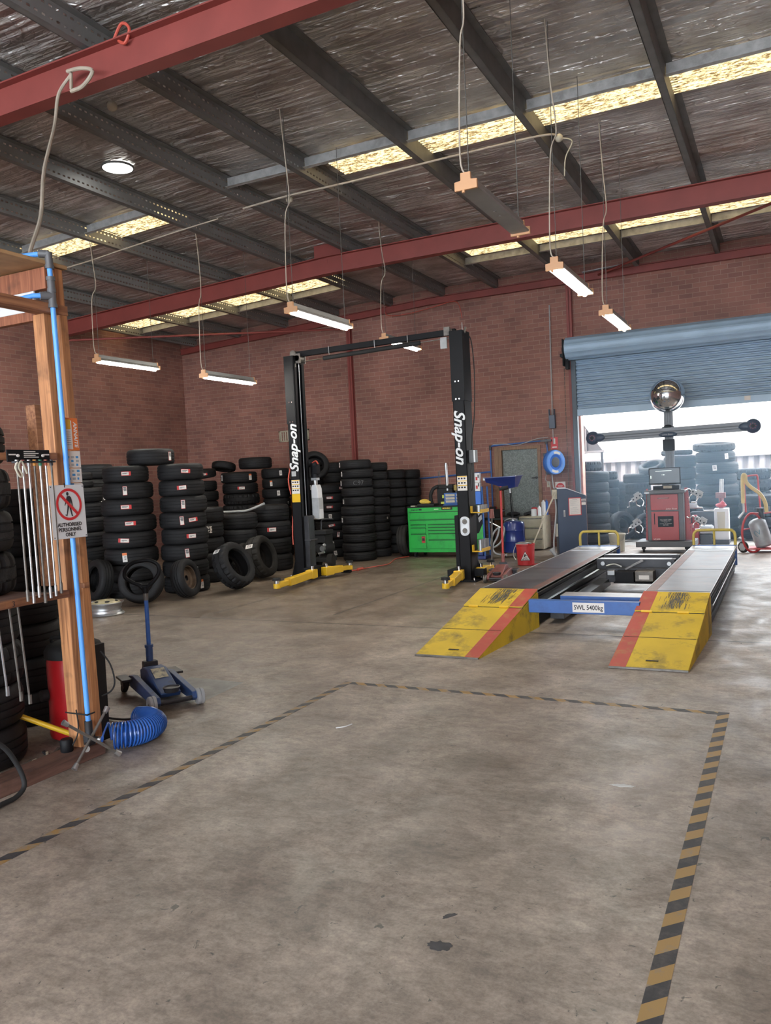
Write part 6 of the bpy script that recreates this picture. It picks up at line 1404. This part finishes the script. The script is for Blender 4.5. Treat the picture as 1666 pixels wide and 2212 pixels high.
# small engine machine and grey pipe behind the hoist
en = thing('engine_pump', 'small black engine pump on wheels behind the white oil tank', 'engine pump', (-7.3, 12.1, 0))
MB().box(-7.50, -7.18, 11.98, 12.30, .12, .20).box(-7.46, -7.24, 12.0, 12.28, .42, .60).box(-7.44, -7.20, 11.98, 12.25, .60, .68).cyl((-7.33, 12.0, .36), (-7.33, 12.3, .36), .12, n=18).build('engine_block', M['black_matte'], en, bev=.012)
MB().cyl((-7.28, 11.96, .36), (-7.28, 12.0, .36), .05, n=14).sphere((-7.24, 11.97, .42), .035, 10).cyl((-7.36, 11.97, .27), (-7.24, 11.97, .30), .02, n=10).build('engine_fitting', M['steel'], en)
MB().cyl((-7.22, 12.06, .13), (-7.13, 12.08, .13), .13, n=24).build('wheel', M['rubber_grey'], en); MB().cyl((-7.55, 12.2, .13), (-7.50, 12.2, .13), .13, n=24).build('wheel', M['rubber_grey'], en)
MB().tube(smoothpath([(-7.48, 12.2, .2), (-7.45, 12.25, .7), (-7.42, 12.25, .85), (-7.20, 12.25, .86)]), .014, 8).build('push_handle', M['dark'], en)
put(MB().tube(smoothpath([(-8.75, 10.98, 1.092), (-8.45, 11.1, 1.092), (-8.30, 11.25, 1.10), (-8.12, 11.5, 1.20)]), .022, 10).build('plastic_pipe', M['lgrey']), 'pale grey pipe resting across the low tyre stacks', 'pipe')
ex = thing('extension_lead', 'orange extension lead running along the floor past the tall stack', 'extension lead', (-6.6, 12.4, 0))
MB().tube(smoothpath([(-6.60, 11.55, .02), (-6.5, 11.85, .012), (-6.48, 12.1, .012), (-6.35, 12.6, .012), (-6.45, 13.0, .012), (-6.60, 13.5, .012), (-6.52, 13.9, .012)]), .008, 8).build('cord', M['red_cable'], ex)
MB().cyl((-6.50, 11.80, .022), (-6.49, 11.95, .022), .024, n=12).build('plug', M['red_cable'], ex)
MB().box(-6.66, -6.50, 11.50, 11.60, .0, .07).build('socket_box', M['black'], ex, bev=.01)

# ------------------------------------------------------------------ in and beyond the roller door
gt = thing('cylinder_trolley', 'red hoop trolley carrying a grey pressure tank with a cream hose', 'trolley', (-.50, 14.7, 0))
TX, TY = -.535, 14.62
hp = []
for k in range(40):
    a_ = 2 * PI * k / 40
    hp.append((TX + .155 * math.cos(a_) + .02, TY + .10 * math.cos(a_), .335 + .325 * math.sin(a_)))
MB().tube(hp, .018, 10, closed=True).build('hoop_frame', M['red_paint'], gt)
hp2 = [(p[0] + .46, p[1] + .32, p[2]) for p in hp]
MB().tube(hp2, .018, 10, closed=True).build('hoop_frame', M['red_paint'], gt)
MB().tube(smoothpath([(-.64, 14.9, 1.27), (-.60, 14.9, 1.275), (-.46, 14.9, 1.285), (-.425, 14.9, 1.25), (-.41, 14.9, .95), (-.385, 14.9, .60)], 4), .014, 8).tube([(-.55, 14.65, .66), (-.38, 14.85, .64), (-.12, 14.95, .66)], .014, 8).tube([(-.68, 14.6, .38), (-.56, 14.7, .40)], .012, 8).tube([(-.64, 14.9, 1.27), (-.62, 14.9, .66)], .014, 8).box(-.58, -.05, 14.6, 14.95, .05, .075).tube(smoothpath([(-.62, 14.62, .05), (-.50, 14.60, .015), (-.42, 14.66, .05)]), .016, 8).build('trolley_frame', M['red_paint'], gt)
MB().lathe([(.02, -.022), (.085, -.022), (.095, -.012), (.095, .012), (.085, .022), (.02, .022)], Matrix.Translation((-.665, 14.62, .097)) @ Matrix.Rotation(R(-35), 4, 'Z') @ Matrix.Rotation(PI / 2, 4, 'X'), 32).build('wheel', M['rubber_grey'], gt)
MB().lathe([(.001, .02), (.06, .016), (.07, .024), (.065, .028), (.001, .026)], Matrix.Translation((-.665, 14.62, .097)) @ Matrix.Rotation(R(-35), 4, 'Z') @ Matrix.Rotation(PI / 2, 4, 'X'), 6).build('wheel_spokes', M['lgrey'], gt)
tm2 = Matrix.Translation((-.335, 14.74, .09)) @ Matrix.Rotation(R(-16), 4, 'Y')
MB().lathe([(.001, 0), (.10, .0), (.135, .03), (.14, .08), (.14, .38), (.135, .43), (.10, .47), (.04, .49), (.001, .49)], tm2, 32).build('pressure_tank', M['tank'], gt)
MB().cyl(tm2 @ Vector((.09, 0, .40)), tm2 @ Vector((.12, .0, .62)), .04, n=14).cyl(tm2 @ Vector((.10, 0, .58)), tm2 @ Vector((.12, 0, .64)), .055, n=14).build('tank_valve', M['dark'], gt)
MB().tube(smoothpath([(-.655, 14.8, .82), (-.655, 14.8, 1.20), (-.64, 14.8, 1.30), (-.61, 14.8, 1.28), (-.60, 14.8, 1.18), (-.53, 14.8, 1.09), (-.40, 14.8, .98), (-.32, 14.8, .83), (-.30, 14.8, .66)]), .031, 14).build('cream_hose', M['yellow_tape'], gt)
MB().tube(smoothpath([(-.655, 14.8, .82), (-.65, 14.8, .72), (-.66, 14.8, .66), (-.73, 14.78, .57)]), .018, 10).build('nozzle', M['steel'], gt)
lettering('(V', .12, mat('faded_print', (.12, .20, .24), .7), gt, frame(tm2 @ Vector((-.03, -.142, .26)), (.96, 0, .27), (-.27, 0, .96)), 'faded_mark', width=.10, shear=-.2)
tch = thing('tyre_changer', 'white column tyre changer with red arm standing in the roller doorway', 'tyre changer', (-1.1, 15.9, 0))
MB().box(-1.20, -.95, 15.90, 16.15, .10, .68).build('column', M['white'], tch, bev=.01)
MB().prism([(-1.14, .30), (-1.02, .30), (-1.01, .62), (-1.15, .62)], 15.895, 15.90).build('column_recess', M['offwhite'], tch, smooth=False)
MB().box(-1.65, -.95, 15.85, 16.35, .02, .10).box(-1.62, -1.20, 15.95, 16.3, .10, .62).build('base', M['dark'], tch, bev=.01)
MB().cyl((-1.08, 16.0, .68), (-1.06, 16.0, 1.22), .035, n=16).build('vertical_shaft', M['steel'], tch)
MB().box(-1.17, -1.0, 15.94, 16.06, .87, .97).cyl((-1.08, 16.0, .68), (-1.075, 16.0, .88), .045, n=14).build('arm_head', M['jack_red'], tch, bev=.006)
MB().sphere((-1.08, 15.95, .74), .07, 14, (1.4, .8, .6)).cyl((-1.08, 15.95, .74), (-1.03, 15.95, .80), .04).build('red_guard', M['bucket'], tch)
MB().tube([(-1.72, 15.95, .70), (-1.40, 15.95, .70), (-1.38, 15.95, .64), (-1.15, 15.95, .64)], .016, 8).box(-1.70, -1.50, 15.9, 16.05, .71, .78).build('bead_arm', M['steel'], tch)
cyl_ = thing('air_bottle', 'clear horizontal inflator bottle lying beside the tyre changer column', 'bottle', (-1.34, 15.75, .3))
MB().lathe([(.001, -.13), (.06, -.13), (.085, -.10), (.085, .10), (.06, .13), (.001, .13)], Matrix.Translation((-1.33, 15.76, .31)) @ Matrix.Rotation(PI / 2, 4, 'Y'), 24).build('bottle_body', M['lgrey'], cyl_)
MB().box(-1.42, -1.24, 15.70, 15.84, .02, .22).build('bottle_stand', M['dark'], cyl_)
MB().box(-1.40, -1.28, 15.672, 15.676, .29, .32).build('bottle_print', M['red'], cyl_, smooth=False)
put(MB().box(-1.56, -1.48, 15.70, 15.78, .42, .58).box(-1.60, -1.45, 15.68, 15.80, .02, .42).build('red_canister', M['red_paint'], bev=.008), 'small red canister on a stand between aligner and tyre changer', 'canister')
pu = thing('plastic_pail', 'cream plastic pail standing behind the wheel stop near the console', 'pail', (-2.78, 14.9, 0))
MB().lathe([(.001, .005), (.125, .005), (.145, .30), (.155, .30), (.155, .325), (.148, .33), (.14, .31), (.12, .02), (.001, .02)], Matrix.Translation((-2.78, 14.9, 0)), 32).build('pail_body', M['offwhite'], pu)
MB().tube(smoothpath([(-2.92, 14.88, .30), (-2.88, 14.74, .22), (-2.78, 14.72, .17), (-2.66, 14.78, .22), (-2.64, 14.88, .30)]), .004, 6).build('pail_handle', M['steel'], pu)

GO = 'black tyres stacked in the yard beyond the roller door'
stack(-3.52, 16.45, .33, 1.46, 7, 'the yard stack hard against the door jamb', GO)
laid(-3.62, 16.45, 1.47, .30, .20, 'blocky-tread tyre half hidden on top of the yard stack at the jamb', kind='block')
stack(-3.42, 17.50, .235, 1.45, 8, 'the slim yard stack second along from the door jamb', GO, kinds=['block'] + ['road'] * 7)
stack(-3.30, 18.10, .22, 1.21, 6, 'the shadowed yard stack behind the leaning pair', GO, kind='slick')
stack(-2.82, 17.60, .265, 1.16, 5, 'the white-treaded stack beside the aligner screen', GO, kind='block', grey=True, marks={2: [('s', .4, 0)]})
laid(-2.80, 17.60, 1.17, .31, .20, 'tyre lying flat on top of the white-treaded yard stack', grey=True)
laid(-2.50, 17.60, 1.40, .27, .17, 'tilted hollow tyre topping the white-treaded yard stack', tilt=24, az=-.4, grey=True)
stack(-1.95, 17.52, .32, 1.70, 7, 'the yard stack directly behind the aligner screen', GO, kinds=['road', 'road', 'road', 'block', 'road', 'road', 'road'], grey=True)
laid(-2.0, 17.52, 1.71, .31, .11, 'thin brownish blocky tyre on top behind the aligner mast', kind='block', grey=True)
stack(-1.24, 17.35, .40, 1.75, 8, 'the tallest yard stack behind the tyre changer', GO, {0: [('w', .55, .05)], 1: [('w', -.1, .05)]}, sizes=[.93, 1, .98, 1, 1, 1, 1, 1])
laid(-1.28, 17.38, 1.76, .40, .16, 'chunky off-road tyre tilted on top of the tallest yard stack', tilt=5, az=.3, kind='block', grey=True)
stack(-.60, 18.05, .35, 1.37, 6, 'the off-road yard stack behind the cream hose', GO, kind='block')
stack(.12, 18.2, .38, 1.45, 6, 'the yard stack right behind the trolley handle', GO, {0: [('w', -.45, 0)]}, kind='block')
stack(-.42, 17.20, .375, .87, 4, 'the low yard stack behind the red hoop trolley', GO, kind='block', kinds=['road', 'block', 'block', 'road'])
leaner(-3.06, 17.02, (.75, -.66), 16, .30, .19, 'front tyre of the pair leaning on the floor by the pail')
leaner(-3.38, 16.92, (.80, -.6), 16, .30, .19, 'rear tyre of the pair leaning on the floor by the pail')
leaner(-2.62, 17.12, (.75, -.66), 14, .27, .18, 'tyre leaning in the yard partly hidden by the aligner cabinet')
aw = thing('awning', 'dark sloping awning with a pale front rail beyond the door jamb', 'awning', (-4, 18, 1.9))
MB().add([(-5.2, 18.2, 2.75), (-4.2, 18.2, 2.75), (-3.62, 18.2, 1.88), (-5.2, 18.2, 1.88), (-5.2, 19.4, 2.75), (-4.2, 19.4, 2.75), (-3.62, 19.4, 1.88), (-5.2, 19.4, 1.88)], [(0, 1, 2, 3), (4, 7, 6, 5), (1, 5, 6, 2), (0, 4, 5, 1), (2, 6, 7, 3), (3, 7, 4, 0)]).build('canopy', M['grey'], aw, smooth=False)
MB().bar((-5.2, 18.18, 1.88), (-3.60, 18.18, 1.90), .04, .045).bar((-4.0, 18.18, 1.90), (-4.0, 18.18, 2.42), .025, .025).build('front_rail', M['alu'], aw)
MB().cyl((-3.66, 18.2, 0), (-3.66, 18.2, 1.88), .03, n=12).build('awning_post', M['dark'], aw)
fe = thing('boundary_fence', 'cream ribbed metal fence closing the sunlit yard', 'fence', (0, 20.4, 0))
b = MB(); pf = []; x = -7.0
while x < 5: pf += [(x, 20.40), (x + .09, 20.40), (x + .12, 20.46), (x + .21, 20.46)]; x += .24
n = len(pf)
b.add([(px, py, 0) for px, py in pf] + [(px, py, 1.66) for px, py in pf], [(i, i + 1, n + i + 1, n + i) for i in range(n - 1)])
b.build('ribbed_sheet', M['fence'], fe, smooth=False)
MB().box(-7, 5, 20.36, 20.50, 1.64, 1.74).build('capping_rail', M['fence'], fe, bev=.004)
nb = thing('neighbour_building', 'pale plain building wall rising beyond the yard fence', 'building', (0, 27, 0))
MB().box(-16, 14, 27, 30, 0, 4.6).build('wall_face', M['neighbour'], nb, smooth=False)
MB().box(-16.2, 14.2, 26.9, 30, 4.6, 4.75).build('roof_edge', M['fence'], nb, smooth=False)
# ------------------------------------------------------------------ added scatter volumes standing in for lens glare at the doorway and yard
def glare_volume(name, x0, x1, y0, y1, z0, z1, dens, col, centre, reach, label):
    m = bpy.data.materials.new(name); m.use_nodes = True; nt = m.node_tree; nt.nodes.clear()
    N = nt.nodes.new; L = nt.links.new
    o_ = N('ShaderNodeOutputMaterial'); v_ = N('ShaderNodeVolumeScatter')
    v_.inputs['Color'].default_value = tuple(col) + (1,); v_.inputs['Anisotropy'].default_value = 0.35
    tc = N('ShaderNodeTexCoord'); sub_ = N('ShaderNodeVectorMath'); sub_.operation = 'SUBTRACT'; sub_.inputs[1].default_value = centre
    L(tc.outputs['Object'], sub_.inputs[0])
    sc_ = N('ShaderNodeVectorMath'); sc_.operation = 'DIVIDE'; sc_.inputs[1].default_value = reach; L(sub_.outputs[0], sc_.inputs[0])
    ln = N('ShaderNodeVectorMath'); ln.operation = 'LENGTH'; L(sc_.outputs[0], ln.inputs[0])
    mr = N('ShaderNodeMapRange'); mr.interpolation_type = 'SMOOTHSTEP'
    mr.inputs['From Min'].default_value = 0.1; mr.inputs['From Max'].default_value = 1.0; mr.inputs['To Min'].default_value = dens; mr.inputs['To Max'].default_value = 0.0
    L(ln.outputs['Value'], mr.inputs['Value']); L(mr.outputs[0], v_.inputs['Density'])
    L(v_.outputs[0], o_.inputs['Volume'])
    put(MB().box(x0, x1, y0, y1, z0, z1).build(name, m, smooth=False), label, 'glare_volume', None, 'stuff')
glare_volume('glare_volume', -6.2, 3.6, 10.6, 15.79, .003, 5.0, .095, (.55, .78, 1.0), (-1.5, 15.9, 2.1), (4.4, 5.2, 3.0), 'added bluish volume standing in for lens glare inside the roller doorway')
glare_volume('glare_volume', -6.2, 3.6, 16.03, 20.2, .003, 4.6, .010, (.55, .78, 1.0), (-1.6, 16.6, 2.0), (4.6, 5.4, 3.4), 'added bluish volume standing in for lens glare over the sunlit yard')
